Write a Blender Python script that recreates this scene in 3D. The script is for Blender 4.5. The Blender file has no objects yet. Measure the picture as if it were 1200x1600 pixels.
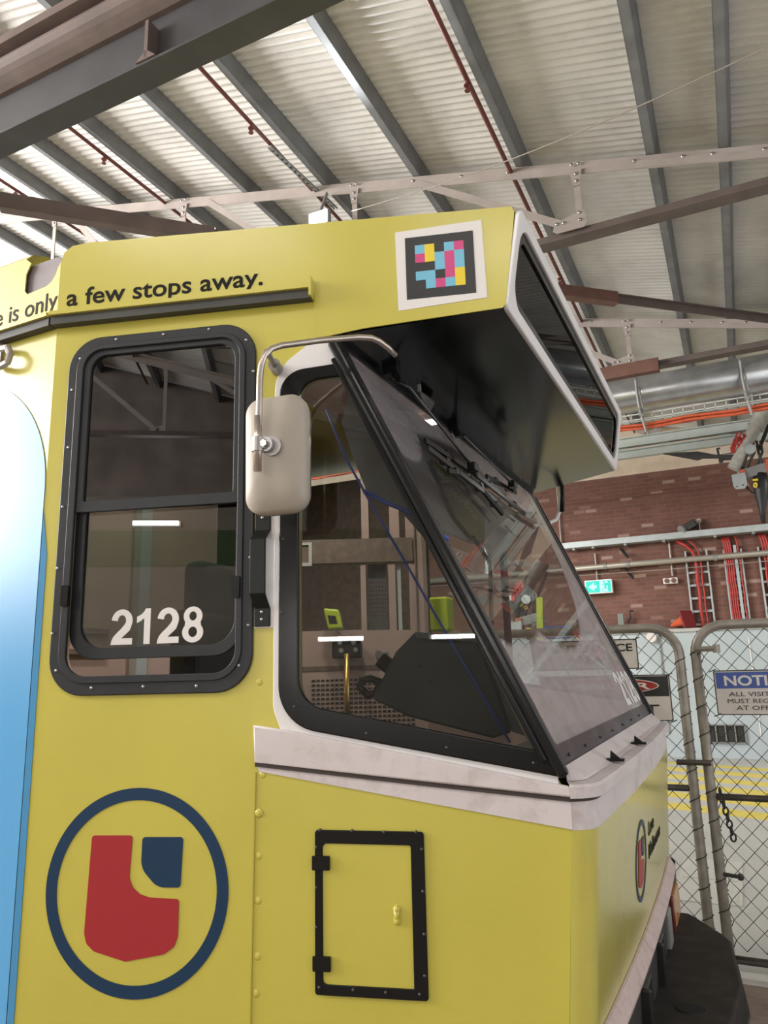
import bpy, bmesh, math, random
from mathutils import Vector, Matrix
random.seed(7)
D = bpy.data
SC = bpy.context.scene
COL = SC.collection

# ------------------------------------------------------------------ camera
F_PX, YAW, PITCH, ROLL = 1142.0, math.radians(25.33), math.radians(12.02), math.radians(-1.53)
CAM = Vector((0, 0, 1.70))
_cy, _sy, _cp, _sp = math.cos(YAW), math.sin(YAW), math.cos(PITCH), math.sin(PITCH)
FW = Vector((-_sy * _cp, _cy * _cp, _sp))
_r0 = Vector((_cy, _sy, 0))
_u0 = _r0.cross(FW)
RT = math.cos(ROLL) * _r0 + math.sin(ROLL) * _u0
UP = -math.sin(ROLL) * _r0 + math.cos(ROLL) * _u0
cam = D.cameras.new('camera')
cam.sensor_fit = 'VERTICAL'
cam.sensor_height = 24.0
cam.lens = F_PX / 1600 * 24.0
cam.clip_start = 0.02
cam_ob = D.objects.new('camera', cam)
COL.objects.link(cam_ob)
cam_ob.matrix_world = Matrix((
    (RT.x, UP.x, -FW.x, CAM.x), (RT.y, UP.y, -FW.y, CAM.y), (RT.z, UP.z, -FW.z, CAM.z), (0, 0, 0, 1)))
SC.camera = cam_ob

# ------------------------------------------------------------------ world, daylight, exposure
SC.view_settings.view_transform = 'Standard'
SC.view_settings.look = 'None'
SC.view_settings.exposure = -0.22
SC.view_settings.gamma = 1.0
SC.view_settings.use_curve_mapping = False
w = D.worlds.new('daylight')
SC.world = w
w.use_nodes = True
w.node_tree.nodes['Background'].inputs[0].default_value = (0.92, 0.96, 1.0, 1)
w.node_tree.nodes['Background'].inputs[1].default_value = 0.45


def area(name, loc, target, sx, sy, power, color):
    l = D.lights.new(name, 'AREA')
    l.shape = 'RECTANGLE'
    l.size, l.size_y, l.energy, l.color = sx, sy, power, color
    o = D.objects.new(name, l)
    COL.objects.link(o)
    o.location = loc
    o.rotation_euler = (Vector(target) - Vector(loc)).to_track_quat('-Z', 'Y').to_euler()
    return o


# daylight coming in at the open end of the shed
area('daylight_open_end', (-13.6, -1.5, 6.0), (0, -1.5, 6.2), 13.0, 5.0, 6200, (1.0, 0.97, 0.93))
area('added_right_fill', (4.1, 2.5, 2.5), (-2.0, 2.5, 2.2), 8.0, 3.2, 130, (1.0, 0.98, 0.96))  # fill light added on the right to brighten the white box front


# ------------------------------------------------------------------ helpers: points
def ray(x, y):
    return FW + RT * ((x - 600) / F_PX) + UP * ((800 - y) / F_PX)


def PY(x, y, Y0):
    v = ray(x, y)
    return CAM + v * (Y0 / v.y)


def PZ(x, y, Z0):
    v = ray(x, y)
    return CAM + v * ((Z0 - CAM.z) / v.z)


def PX(x, y, X0):
    v = ray(x, y)
    return CAM + v * (X0 / v.x)


# local planes; local x, y in the plane, local z = outwards
TH = math.radians(16.5)
DU, NU = Vector((math.cos(TH), math.sin(TH), 0)), Vector((math.sin(TH), -math.cos(TH), 0))
O_SIDE = Vector((-0.5, 1.879, 0))
YC = 2.90                                    # tram centre line


def frame(o, ax, ay, az):
    return Matrix(((ax.x, ay.x, az.x, o.x), (ax.y, ay.y, az.y, o.y), (ax.z, ay.z, az.z, o.z), (0, 0, 0, 1)))


ZV = Vector((0, 0, 1))
SIDE = frame(O_SIDE, DU, ZV, NU)             # near cab side (u, z, out)
FAR = frame(Vector((O_SIDE.x, 2 * YC - O_SIDE.y, 0)), Vector((DU.x, -DU.y, 0)), ZV, Vector((-NU.x, NU.y, 0)))
YM = 1.487                                   # near side of the main body
MAIN = frame(Vector((0, YM, 0)), Vector((1, 0, 0)), ZV, Vector((0, -1, 0)))


def facing_y(Y0):
    return frame(Vector((0, Y0, 0)), Vector((1, 0, 0)), ZV, Vector((0, -1, 0)))


def facing_x(X0):
    return frame(Vector((X0, 0, 0)), Vector((0, 1, 0)), ZV, Vector((1, 0, 0)))


def SU(x, y):                                # pixel of the photo -> (u, z) on the near cab side
    v = ray(x, y)
    t = ((O_SIDE - CAM).dot(NU)) / v.dot(NU)
    p = CAM + v * t - O_SIDE
    return (p.dot(DU), p.z)


# ------------------------------------------------------------------ helpers: materials
MATS = {}


def mat(name, col, rough=0.5, metal=0.0, spec=0.5, coat=0.0, var=0.0, vscale=6.0, emit=None, estr=0.0, bump=0.0, bscale=60.0,
        dirt=None, dscale=3.0, damt=0.5):
    if name in MATS:
        return MATS[name]
    m = D.materials.new(name)
    m.use_nodes = True
    nt = m.node_tree
    b = nt.nodes['Principled BSDF']
    b.inputs['Roughness'].default_value = rough
    b.inputs['Metallic'].default_value = metal
    b.inputs['Specular IOR Level'].default_value = spec
    b.inputs['Coat Weight'].default_value = coat
    b.inputs['Coat Roughness'].default_value = 0.22
    b.inputs['Base Color'].default_value = (*col, 1)
    tc = nt.nodes.new('ShaderNodeTexCoord')
    last = None
    if var > 0:
        n = nt.nodes.new('ShaderNodeTexNoise')
        n.inputs['Scale'].default_value = vscale
        n.inputs['Detail'].default_value = 5
        nt.links.new(tc.outputs['Object'], n.inputs['Vector'])
        r = nt.nodes.new('ShaderNodeValToRGB')
        r.color_ramp.elements[0].position = 0.3
        r.color_ramp.elements[1].position = 0.7
        r.color_ramp.elements[0].color = (*[c * (1 - var) for c in col], 1)
        r.color_ramp.elements[1].color = (*[min(1, c * (1 + var * 0.6)) for c in col], 1)
        nt.links.new(n.outputs['Fac'], r.inputs['Fac'])
        last = r.outputs['Color']
    if dirt is not None:
        n2 = nt.nodes.new('ShaderNodeTexNoise')
        n2.inputs['Scale'].default_value = dscale
        n2.inputs['Detail'].default_value = 8
        n2.inputs['Roughness'].default_value = 0.7
        nt.links.new(tc.outputs['Object'], n2.inputs['Vector'])
        r2 = nt.nodes.new('ShaderNodeValToRGB')
        r2.color_ramp.elements[0].position = 0.5
        r2.color_ramp.elements[1].position = 0.78
        r2.color_ramp.elements[0].color = (0, 0, 0, 1)
        r2.color_ramp.elements[1].color = (damt, damt, damt, 1)
        nt.links.new(n2.outputs['Fac'], r2.inputs['Fac'])
        mx = nt.nodes.new('ShaderNodeMix')
        mx.data_type = 'RGBA'
        nt.links.new(r2.outputs['Color'], mx.inputs[0])
        if last:
            nt.links.new(last, mx.inputs[6])
        else:
            mx.inputs[6].default_value = (*col, 1)
        mx.inputs[7].default_value = (*dirt, 1)
        last = mx.outputs[2]
    if last:
        nt.links.new(last, b.inputs['Base Color'])
    if bump > 0:
        n3 = nt.nodes.new('ShaderNodeTexNoise')
        n3.inputs['Scale'].default_value = bscale
        nt.links.new(tc.outputs['Object'], n3.inputs['Vector'])
        bp = nt.nodes.new('ShaderNodeBump')
        bp.inputs['Strength'].default_value = bump
        bp.inputs['Distance'].default_value = 0.01
        nt.links.new(n3.outputs['Fac'], bp.inputs['Height'])
        nt.links.new(bp.outputs['Normal'], b.inputs['Normal'])
    if emit:
        b.inputs['Emission Color'].default_value = (*emit, 1)
        b.inputs['Emission Strength'].default_value = estr
    MATS[name] = m
    return m


def glass(name, tint, refl=1.0, rough=0.0, ior=1.5):
    m = D.materials.new(name)
    m.use_nodes = True
    nt = m.node_tree
    nt.nodes.clear()
    out = nt.nodes.new('ShaderNodeOutputMaterial')
    tr = nt.nodes.new('ShaderNodeBsdfTransparent')
    tr.inputs[0].default_value = (*tint, 1)
    gl = nt.nodes.new('ShaderNodeBsdfGlossy')
    gl.inputs['Roughness'].default_value = rough
    gl.inputs[0].default_value = (refl, refl, refl, 1)
    fr = nt.nodes.new('ShaderNodeFresnel')
    fr.inputs[0].default_value = ior
    mx = nt.nodes.new('ShaderNodeMixShader')
    nt.links.new(fr.outputs[0], mx.inputs[0])
    nt.links.new(tr.outputs[0], mx.inputs[1])
    nt.links.new(gl.outputs[0], mx.inputs[2])
    nt.links.new(mx.outputs[0], out.inputs[0])
    MATS[name] = m
    return m


YEL = (0.56, 0.495, 0.075)
M_yellow = mat('yellow_vinyl', YEL, 0.34, spec=0.45, coat=0.5, var=0.05, vscale=2.5, dirt=(0.40, 0.33, 0.06), dscale=14, damt=0.12)
M_yfront = mat('yellow_vinyl_dusty', (0.58, 0.52, 0.10), 0.2, spec=0.6, coat=0.7, var=0.06, vscale=3, dirt=(0.42, 0.34, 0.16), dscale=5, damt=0.45)
M_white = mat('white_paint_dusty', (0.66, 0.60, 0.60), 0.42, var=0.08, vscale=4, dirt=(0.28, 0.20, 0.17), dscale=11, damt=0.5)
M_wclean = mat('white_paint', (0.78, 0.76, 0.76), 0.35, var=0.04)
M_black = mat('black_rubber', (0.010, 0.010, 0.010), 0.2, spec=0.25, bump=0.03, bscale=300)
M_satin = mat('black_gloss_paint', (0.006, 0.008, 0.008), 0.16, spec=0.5, coat=0.0, var=0.25, vscale=3)
M_char = mat('charcoal_aluminium', (0.026, 0.028, 0.031), 0.42, metal=0.1, spec=0.35, var=0.12, vscale=15)
M_screw = mat('screw_steel', (0.45, 0.45, 0.45), 0.3, metal=0.9)
M_steel = mat('brushed_steel_rod', (0.52, 0.46, 0.41), 0.28, metal=0.85, var=0.15, vscale=25)
M_beige = mat('beige_plastic', (0.40, 0.355, 0.30), 0.5, var=0.04, vscale=12)
M_trim = mat('pinkish_trim', (0.55, 0.43, 0.41), 0.45, var=0.1, dirt=(0.22, 0.13, 0.10), dscale=18, damt=0.6)
M_dark = mat('dark_skirt', (0.035, 0.033, 0.031), 0.55, var=0.3, vscale=10)
M_bump = mat('bumper_rubber', (0.026, 0.023, 0.021), 0.7, spec=0.2, var=0.3, vscale=12, dirt=(0.09, 0.07, 0.06), dscale=9, damt=0.5)
M_navy = mat('navy_vinyl', (0.010, 0.038, 0.088), 0.4, spec=0.3)
M_red = mat('red_vinyl', (0.37, 0.026, 0.032), 0.4, spec=0.3)
M_ink = mat('ink_black', (0.02, 0.02, 0.02), 0.45)
M_ad = mat('sky_blue_print', (0.07, 0.29, 0.55), 0.30, spec=0.45, coat=0.0)
M_tagw = mat('sticker_white', (0.78, 0.75, 0.73), 0.45)
M_tagk = mat('sticker_black', (0.022, 0.022, 0.024), 0.4)
M_cyan = mat('sticker_blue', (0.17, 0.50, 0.68), 0.4)
M_mag = mat('sticker_pink', (0.62, 0.06, 0.22), 0.4)
M_syel = mat('sticker_yellow', (0.80, 0.62, 0.03), 0.4)
M_int = mat('interior_beige', (0.40, 0.29, 0.25), 0.55, var=0.06)
M_intw = mat('interior_brown_frame', (0.17, 0.12, 0.10), 0.5, var=0.25, vscale=30)
M_seat = mat('seat_cloth', (0.012, 0.012, 0.013), 0.8)
M_dash = mat('dash_plastic', (0.016, 0.017, 0.018), 0.5, var=0.2, vscale=8)
M_olive = mat('reader_green', (0.42, 0.52, 0.03), 0.4)
M_brass = mat('brass', (0.55, 0.36, 0.12), 0.28, metal=0.9)
M_blind = mat('grey_blind_cloth', (0.20, 0.185, 0.19), 0.75, var=0.2, vscale=9)
M_blue = mat('blue_cord', (0.05, 0.09, 0.42), 0.6)
M_galv = mat('galvanised_sheet', (0.70, 0.68, 0.65), 0.7, metal=0.0, spec=0.15, var=0.18, vscale=1.3, dirt=(0.36, 0.33, 0.30), dscale=2.2, damt=0.4)
M_purl = mat('galvanised_purlin', (0.21, 0.215, 0.22), 0.5, metal=0.25, var=0.2, vscale=5)
M_truss = mat('grey_painted_truss', (0.36, 0.31, 0.285), 0.55, var=0.12, vscale=5)
M_trussd = mat('brown_painted_steel', (0.13, 0.10, 0.09), 0.55, var=0.2, vscale=5)
M_brown = mat('red_brown_steel', (0.16, 0.075, 0.055), 0.5, var=0.2)
M_pipe = mat('red_pipe', (0.16, 0.045, 0.035), 0.5, var=0.2)
M_gird = mat('girder_paint', (0.055, 0.055, 0.06), 0.55, var=0.2, vscale=4)
M_girdb = mat('girder_brown', (0.15, 0.11, 0.10), 0.55, var=0.25, vscale=4)
M_tube = mat('galv_tube', (0.36, 0.33, 0.29), 0.45, metal=0.4, var=0.25, vscale=15)
M_tubed = mat('weathered_tube', (0.10, 0.088, 0.075), 0.55, metal=0.3, var=0.4, vscale=12)
M_wire = mat('fence_wire', (0.045, 0.04, 0.036), 0.5, metal=0.4)
M_duct = mat('duct_steel', (0.50, 0.51, 0.52), 0.28, metal=0.8, var=0.2, vscale=6)
M_rail = mat('pale_green_rail', (0.50, 0.54, 0.51), 0.45, var=0.08)
M_orange = mat('orange_cable', (0.55, 0.10, 0.04), 0.5, var=0.2, vscale=20)
M_redc = mat('red_cable', (0.42, 0.035, 0.03), 0.45, var=0.15, vscale=20)
M_lgrey = mat('light_grey_steel', (0.42, 0.46, 0.47), 0.45, metal=0.2, var=0.12)
M_mgrey = mat('mid_grey_steel', (0.26, 0.26, 0.25), 0.5, metal=0.2, var=0.2)
M_sign = mat('sign_white', (0.74, 0.69, 0.66), 0.4, var=0.05, dirt=(0.35, 0.28, 0.24), dscale=20, damt=0.3)
M_sblue = mat('sign_blue', (0.02, 0.07, 0.36), 0.35)
M_sred = mat('sign_red', (0.38, 0.03, 0.03), 0.35)
M_conc = mat('pale_block_paint', (0.44, 0.50, 0.53), 0.6, var=0.06, vscale=1.5, dirt=(0.30, 0.31, 0.31), dscale=3, damt=0.3)
M_cream = mat('cream_render', (0.66, 0.54, 0.42), 0.7, var=0.1, vscale=2.5, dirt=(0.36, 0.26, 0.19), dscale=4, damt=0.5)
M_exit = mat('exit_green', (0.0, 0.45, 0.38), 0.4, emit=(0.0, 0.50, 0.44), estr=0.55)
M_exitw = mat('exit_white', (0.4, 0.8, 0.75), 0.4, emit=(0.20, 0.85, 0.78), estr=0.6)
M_lamp = mat('lamp_lens', (1, 1, 1), 0.4, emit=(0.90, 0.97, 1.0), estr=32)
M_tubeL = mat('lamp_tube', (1, 1, 1), 0.4, emit=(1.0, 0.97, 0.92), estr=16)
M_cone = mat('cone_orange', (0.75, 0.13, 0.05), 0.5)
M_coneb = mat('cone_base_red', (0.22, 0.02, 0.02), 0.5)
M_amber = mat('amber_lens', (0.50, 0.23, 0.07), 0.3, coat=0.5, var=0.4, vscale=30)
M_floory = mat('line_yellow', (0.66, 0.54, 0.10), 0.6, var=0.1, vscale=8)
G_up = glass('glass_tinted_dark', (0.10, 0.10, 0.105), 1.0, ior=2.1)
G_low = glass('glass_tinted', (0.46, 0.48, 0.45), 1.0, ior=1.75)
G_side = glass('glass_clear', (0.80, 0.82, 0.80), 0.9)
G_dest = glass('glass_sign_cover', (0.62, 0.58, 0.58), 0.45)


# ------------------------------------------------------------------ helpers: objects
def link(name, me, m=None, parent=None, label=None, cat=None, group=None, kind=None, smooth=False):
    if smooth:
        for p in me.polygons:
            p.use_smooth = True
    if m is not None and len(me.materials) == 0:
        me.materials.append(m)
    vs = [v.co for v in me.vertices]
    lo = Vector((min(v.x for v in vs), min(v.y for v in vs), min(v.z for v in vs)))
    hi = Vector((max(v.x for v in vs), max(v.y for v in vs), max(v.z for v in vs)))
    base = Vector(((lo.x + hi.x) / 2, (lo.y + hi.y) / 2, lo.z))
    me.transform(Matrix.Translation(-base))
    o = D.objects.new(name, me)
    COL.objects.link(o)
    if parent is not None:
        o.parent = parent
        o.location = base - wloc(parent)
    else:
        o.location = base
    tag(o, label, cat, group, kind)
    return o


def wloc(o):
    v = Vector((0, 0, 0))
    while o is not None:
        v += Vector(o.location)
        o = o.parent
    return v


def tag(o, label=None, cat=None, group=None, kind=None):
    if label:
        o['label'] = label
    if cat:
        o['category'] = cat
    if group:
        o['group'] = group
    if kind:
        o['kind'] = kind
    return o


def empty(name, loc, label, cat, group=None):
    o = D.objects.new(name, None)
    COL.objects.link(o)
    o.empty_display_size = 0.1
    o.location = loc
    return tag(o, label, cat, group)


def dup_part(o, parent, world):
    c = o.copy()
    COL.objects.link(c)
    c.parent = parent
    c.location = Vector(world) - wloc(parent)
    return c


def copy_tree(o, delta, parent=None):
    c = o.copy()
    COL.objects.link(c)
    if parent is None:
        c.location = Vector(o.location) + Vector(delta)
    else:
        c.parent = parent
    for ch in o.children:
        copy_tree(ch, (0, 0, 0), c)
    return c


class B:
    """collects shapes in one mesh"""

    def __init__(s):
        s.bm = bmesh.new()

    def quad(s, pts):
        s.bm.faces.new([s.bm.verts.new(p) for p in pts])
        return s

    def box(s, c, size, M=None):
        r = bmesh.ops.create_cube(s.bm, size=1.0)
        T = Matrix.Translation(c) @ Matrix.Diagonal((*size, 1))
        if M is not None:
            T = M @ T
        bmesh.ops.transform(s.bm, matrix=T, verts=r['verts'])
        return s

    def bar(s, p0, p1, wdt, hgt, up=(0, 0, 1)):
        p0, p1 = Vector(p0), Vector(p1)
        x = (p1 - p0)
        L = x.length
        x.normalize()
        y = Vector(up).cross(x)
        y.normalize()
        z = x.cross(y)
        M = frame((p0 + p1) / 2, x, y, z)
        return s.box((0, 0, 0), (L, wdt, hgt), M)

    def cyl(s, p0, p1, r0, r1=None, seg=16):
        p0, p1 = Vector(p0), Vector(p1)
        ax = p1 - p0
        L = ax.length
        res = bmesh.ops.create_cone(s.bm, cap_ends=True, segments=seg, radius1=r0, radius2=r0 if r1 is None else r1, depth=L)
        q = ax.to_track_quat('Z', 'Y').to_matrix().to_4x4()
        bmesh.ops.transform(s.bm, matrix=Matrix.Translation((p0 + p1) / 2) @ q, verts=res['verts'])
        return s

    def ball(s, c, r, M=None, sc=(1, 1, 1), seg=16):
        res = bmesh.ops.create_uvsphere(s.bm, u_segments=seg, v_segments=seg // 2, radius=r)
        T = Matrix.Translation(c) @ Matrix.Diagonal((*sc, 1))
        if M is not None:
            T = M @ T
        bmesh.ops.transform(s.bm, matrix=T, verts=res['verts'])
        return s

    def tube(s, pts, r, seg=8, closed=False):
        pts = [Vector(p) for p in pts]
        n = len(pts)
        rings = []
        prev = None
        for i, p in enumerate(pts):
            if closed:
                t = pts[(i + 1) % n] - pts[i - 1]
            else:
                t = pts[min(i + 1, n - 1)] - pts[max(i - 1, 0)]
            t.normalize()
            if prev is None:
                a = Vector((0, 0, 1)) if abs(t.z) < 0.9 else Vector((1, 0, 0))
                nx = t.cross(a).normalized()
            else:
                nx = (prev - t * prev.dot(t)).normalized()
            prev = nx
            ny = t.cross(nx)
            rr = r[i] if isinstance(r, (list, tuple)) else r
            rings.append([s.bm.verts.new(p + nx * (rr * math.cos(2 * math.pi * k / seg)) + ny * (rr * math.sin(2 * math.pi * k / seg))) for k in range(seg)])
        m = n if closed else n - 1
        for i in range(m):
            a, b = rings[i], rings[(i + 1) % n]
            for k in range(seg):
                s.bm.faces.new((a[k], a[(k + 1) % seg], b[(k + 1) % seg], b[k]))
        if not closed:
            s.bm.faces.new(rings[0][::-1])
            s.bm.faces.new(rings[-1])
        return s

    def prism(s, poly, h0, h1, M):
        """poly in local xy, between local z h0 and h1"""
        a = [s.bm.verts.new(M @ Vector((x, y, h0))) for x, y in poly]
        b = [s.bm.verts.new(M @ Vector((x, y, h1))) for x, y in poly]
        n = len(poly)
        s.bm.faces.new(a[::-1])
        s.bm.faces.new(b)
        for i in range(n):
            s.bm.faces.new((a[i], a[(i + 1) % n], b[(i + 1) % n], b[i]))
        return s

    def mesh(s, name, bevel=0.0, bseg=2, tri=False):
        bmesh.ops.recalc_face_normals(s.bm, faces=s.bm.faces)
        if bevel > 0:
            es = [e for e in s.bm.edges if len(e.link_faces) == 2 and e.calc_face_angle(0) > 0.5]
            bmesh.ops.bevel(s.bm, geom=es, offset=bevel, segments=bseg, affect='EDGES', profile=0.5)
        me = D.meshes.new(name)
        s.bm.to_mesh(me)
        s.bm.free()
        return me

    def link(s, name, m, parent=None, bevel=0.0, bseg=2, smooth=False, **k):
        return link(name, s.mesh(name, bevel, bseg), m, parent, smooth=smooth, **k)


def curve_mesh(cu):
    o = D.objects.new('tmp_curve', cu)
    COL.objects.link(o)
    dg = bpy.context.evaluated_depsgraph_get()
    dg.update()
    me = D.meshes.new_from_object(o.evaluated_get(dg))
    D.objects.remove(o)
    D.curves.remove(cu)
    return me


def plate_mesh(outer, holes, w0, w1, M, bevel=0.0):
    """flat plate with holes: outlines in local (x, y), thickness between local z w0 and w1"""
    cu = D.curves.new('plate', 'CURVE')
    cu.dimensions = '2D'
    cu.fill_mode = 'BOTH'
    h = (w1 - w0) / 2
    cu.extrude = max(h - bevel, 1e-5)
    if bevel > 0:
        cu.bevel_depth = bevel
        cu.bevel_resolution = 1
        cu.offset = -bevel
    for ring in [outer] + list(holes):
        sp = cu.splines.new('POLY')
        sp.points.add(len(ring) - 1)
        for p, q in zip(sp.points, ring):
            p.co = (q[0], q[1], 0, 1)
        sp.use_cyclic_u = True
    me = curve_mesh(cu)
    me.materials.clear()
    me.transform(M @ Matrix.Translation((0, 0, (w0 + w1) / 2)))
    return me


def plate(name, outer, holes, w0, w1, M, m, parent=None, bevel=0.0, **k):
    return link(name, plate_mesh(outer, holes, w0, w1, M, bevel), m, parent, **k)


def rpoly(pts, r, n=8):
    """polygon with rounded corners; r one radius or one per point"""
    out = []
    N = len(pts)
    for i in range(N):
        p = Vector((*pts[i], 0))
        a = Vector((*pts[i - 1], 0)) - p
        b = Vector((*pts[(i + 1) % N], 0)) - p
        rr = r[i] if isinstance(r, (list, tuple)) else r
        if rr <= 0:
            out.append((p.x, p.y))
            continue
        la, lb = a.length, b.length
        a.normalize()
        b.normalize()
        ang = a.angle(b)
        d = min(rr / math.tan(ang / 2), la * 0.49, lb * 0.49)
        rr2 = d * math.tan(ang / 2)
        c = p + (a + b).normalized() * (rr2 / math.sin(ang / 2))
        s0 = p + a * d - c
        s1 = p + b * d - c
        a0 = math.atan2(s0.y, s0.x)
        a1 = math.atan2(s1.y, s1.x)
        da = a1 - a0
        while da > math.pi:
            da -= 2 * math.pi
        while da < -math.pi:
            da += 2 * math.pi
        for k in range(n + 1):
            t = a0 + da * k / n
            out.append((c.x + rr2 * math.cos(t), c.y + rr2 * math.sin(t)))
    return out


def rect(x0, y0, x1, y1, r=0.0, n=8):
    return rpoly([(x0, y0), (x1, y0), (x1, y1), (x0, y1)], r, n)


def circ(cx, cy, rx, ry=None, n=64):
    ry = rx if ry is None else ry
    return [(cx + rx * math.cos(2 * math.pi * i / n), cy + ry * math.sin(2 * math.pi * i / n)) for i in range(n)]


def text_mesh(s, x0, x1, base, capz, M, w0, w1, bold=0.0, fit=True, align='LEFT'):
    """lettering: scaled so the string runs x0..x1 with its capitals capz high, standing on local y = base"""
    cu = D.curves.new('lettering', 'FONT')
    cu.body = s
    cu.size = 1.0
    cu.offset = bold
    cu.extrude = 0.5
    cu.resolution_u = 4
    me = curve_mesh(cu)
    me.materials.clear()
    xs = [v.co.x for v in me.vertices]
    lo, hi = min(xs), max(xs)
    sy = capz / 0.729
    sx = (x1 - x0) / (hi - lo) if fit else sy
    me.transform(Matrix.Translation((x0, base, (w0 + w1) / 2)) @ Matrix.Diagonal((sx, sy, (w1 - w0), 1)) @ Matrix.Translation((-lo, 0, 0)))
    me.transform(M)
    return me


def join_meshes(name, meshes):
    bm = bmesh.new()
    for me in meshes:
        bm.from_mesh(me)
        D.meshes.remove(me)
    out = D.meshes.new(name)
    bm.to_mesh(out)
    bm.free()
    return out


def words(name, me, M, gap, m, parent, conform=None):
    """split lettering into words, one mesh each"""
    iv = []
    for p in me.polygons:
        xs_ = [me.vertices[v].co.x for v in p.vertices]
        iv.append((min(xs_), max(xs_)))
    iv.sort()
    runs = []
    for a_, b_ in iv:
        if runs and a_ <= runs[-1][1] + gap:
            runs[-1][1] = max(runs[-1][1], b_)
        else:
            runs.append([a_, b_])
    out = []
    for a_, b_ in runs:
        bm = bmesh.new()
        bm.from_mesh(me)
        kill = [v for v in bm.verts if not (a_ - 1e-5 <= v.co.x <= b_ + 1e-5)]
        bmesh.ops.delete(bm, geom=kill, context='VERTS')
        nm = D.meshes.new(name)
        bm.to_mesh(nm)
        bm.free()
        nm.transform(M)
        if conform:
            conform(nm)
        out.append(link(name, nm, m, parent))
    D.meshes.remove(me)
    return out


def number_mesh(x0, x1, base, h, M, w0, w1):
    """fleet number 2128 in a bold grotesque"""
    def arcp(cx_, cy_, rx, ry, a0, a1, n=14):
        return [(cx_ + rx * math.cos(math.radians(a0 + (a1 - a0) * k / n)), cy_ + ry * math.sin(math.radians(a0 + (a1 - a0) * k / n))) for k in range(n + 1)]
    two = [(0, 0), (0.97, 0), (0.97, 0.265), (0.47, 0.265)] + [(0.55, 0.34), (0.70, 0.46), (0.85, 0.60)] + arcp(0.48, 0.99, 0.48, 0.49, -25, 175) + \
          [(0.27, 0.99)] + arcp(0.475, 1.00, 0.19, 0.235, 175, -20)[::1] + [(0.60, 0.83), (0.45, 0.66), (0.25, 0.48), (0.10, 0.32), (0.03, 0.16)]
    one = [(0.33, 0), (0.61, 0), (0.61, 1.48), (0.385, 1.48), (0.33, 1.37), (0.20, 1.24), (0.0, 1.14), (0.0, 0.88), (0.17, 0.96), (0.33, 1.08)]
    up_ = arcp(0.465, 1.085, 0.415, 0.395, -35, 215, 28)
    lo_ = arcp(0.465, 0.42, 0.465, 0.42, 140, 400, 30)
    eight = up_ + lo_
    holes8 = [circ(0.465, 1.09, 0.165, 0.19, n=24), circ(0.465, 0.435, 0.195, 0.215, n=24)]
    meshes = []
    tot = 4.14
    for off, poly, hol in ((0, two, []), (1.16, one, []), (2.09, two, []), (3.21, eight, holes8)):
        f = lambda q: (x0 + (q[0] + off) / tot * (x1 - x0), base + q[1] / 1.48 * h)
        meshes.append(plate_mesh([f(q) for q in poly], [[f(q) for q in r_] for r_ in hol], w0, w1, M))
    return join_meshes('fleet_number', meshes)


# ================================================================== THE SHED
def zroof(X):                                 # underside of the purlins
    return 5.865 - 0.248 * X


XW0, XW1, YW0, YW1 = -14.0, 4.2, -9.0, 15.0

# floor: worn pale concrete, darker and dirtier beside the rails
mf = mat('concrete_floor', (0.48, 0.48, 0.45), 0.55, var=0.08, vscale=1.2, dirt=(0.30, 0.28, 0.25), dscale=2.5, damt=0.4)
B().box(((XW0 + XW1) / 2, (4.72 + YW1) / 2, -0.06), (XW1 - XW0, YW1 - 4.72, 0.12)).link('floor', mf, kind='structure', label='pale painted concrete shed floor')
mf2 = mat('dirty_floor', (0.20, 0.15, 0.12), 0.75, var=0.35, vscale=5, dirt=(0.08, 0.06, 0.05), dscale=4, damt=0.8)
B().box(((XW0 + XW1) / 2, (YW0 + 4.72) / 2, -0.06), (XW1 - XW0, 4.72 - YW0, 0.12)).link('floor', mf2, kind='structure', label='dirty brown concrete along the tram track')
# yellow hatched keep-clear lines
for i in range(7):
    yc = 9.65 + i * 0.78
    b = B()
    x0, x1 = -3.2, 2.6
    yl = yc - 0.38 * (x0 + 0.5)
    yr = yc - 0.38 * (x1 + 0.5)
    hw = 0.20
    z0, z1 = 0.0, 0.003
    b.prism([(x0, yl - hw), (x1, yr - hw), (x1, min(yr + hw, 14.55)), (x0, min(yl + hw, 14.55))], z0, z1, Matrix.Identity(4))
    if yl + hw < 14.9:
        b.link('trim_%d' % (i + 1), M_floory, kind='structure', label='yellow painted floor line')
    else:
        b.bm.free()

# brick wall
mb = D.materials.new('red_brick')
mb.use_nodes = True
nt = mb.node_tree
bs = nt.nodes['Principled BSDF']
bs.inputs['Roughness'].default_value = 0.75
tc = nt.nodes.new('ShaderNodeTexCoord')
sx = nt.nodes.new('ShaderNodeSeparateXYZ')
cx = nt.nodes.new('ShaderNodeCombineXYZ')
nt.links.new(tc.outputs['Object'], sx.inputs[0])
nt.links.new(sx.outputs[0], cx.inputs[0])
nt.links.new(sx.outputs[2], cx.inputs[1])
br = nt.nodes.new('ShaderNodeTexBrick')
br.inputs['Scale'].default_value = 1.0
br.inputs['Brick Width'].default_value = 0.235
br.inputs['Row Height'].default_value = 0.082
br.inputs['Mortar Size'].default_value = 0.010
br.inputs['Color1'].default_value = (0.165, 0.066, 0.045, 1)
br.inputs['Color2'].default_value = (0.225, 0.098, 0.068, 1)
br.inputs['Mortar'].default_value = (0.17, 0.10, 0.085, 1)
br.inputs['Bias'].default_value = -0.3
nt.links.new(cx.outputs[0], br.inputs['Vector'])
nz = nt.nodes.new('ShaderNodeTexNoise')
nz.inputs['Scale'].default_value = 3.0
nz.inputs['Detail'].default_value = 6
nt.links.new(cx.outputs[0], nz.inputs['Vector'])
mm = nt.nodes.new('ShaderNodeMix')
mm.data_type = 'RGBA'
mm.blend_type = 'MULTIPLY'
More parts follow.
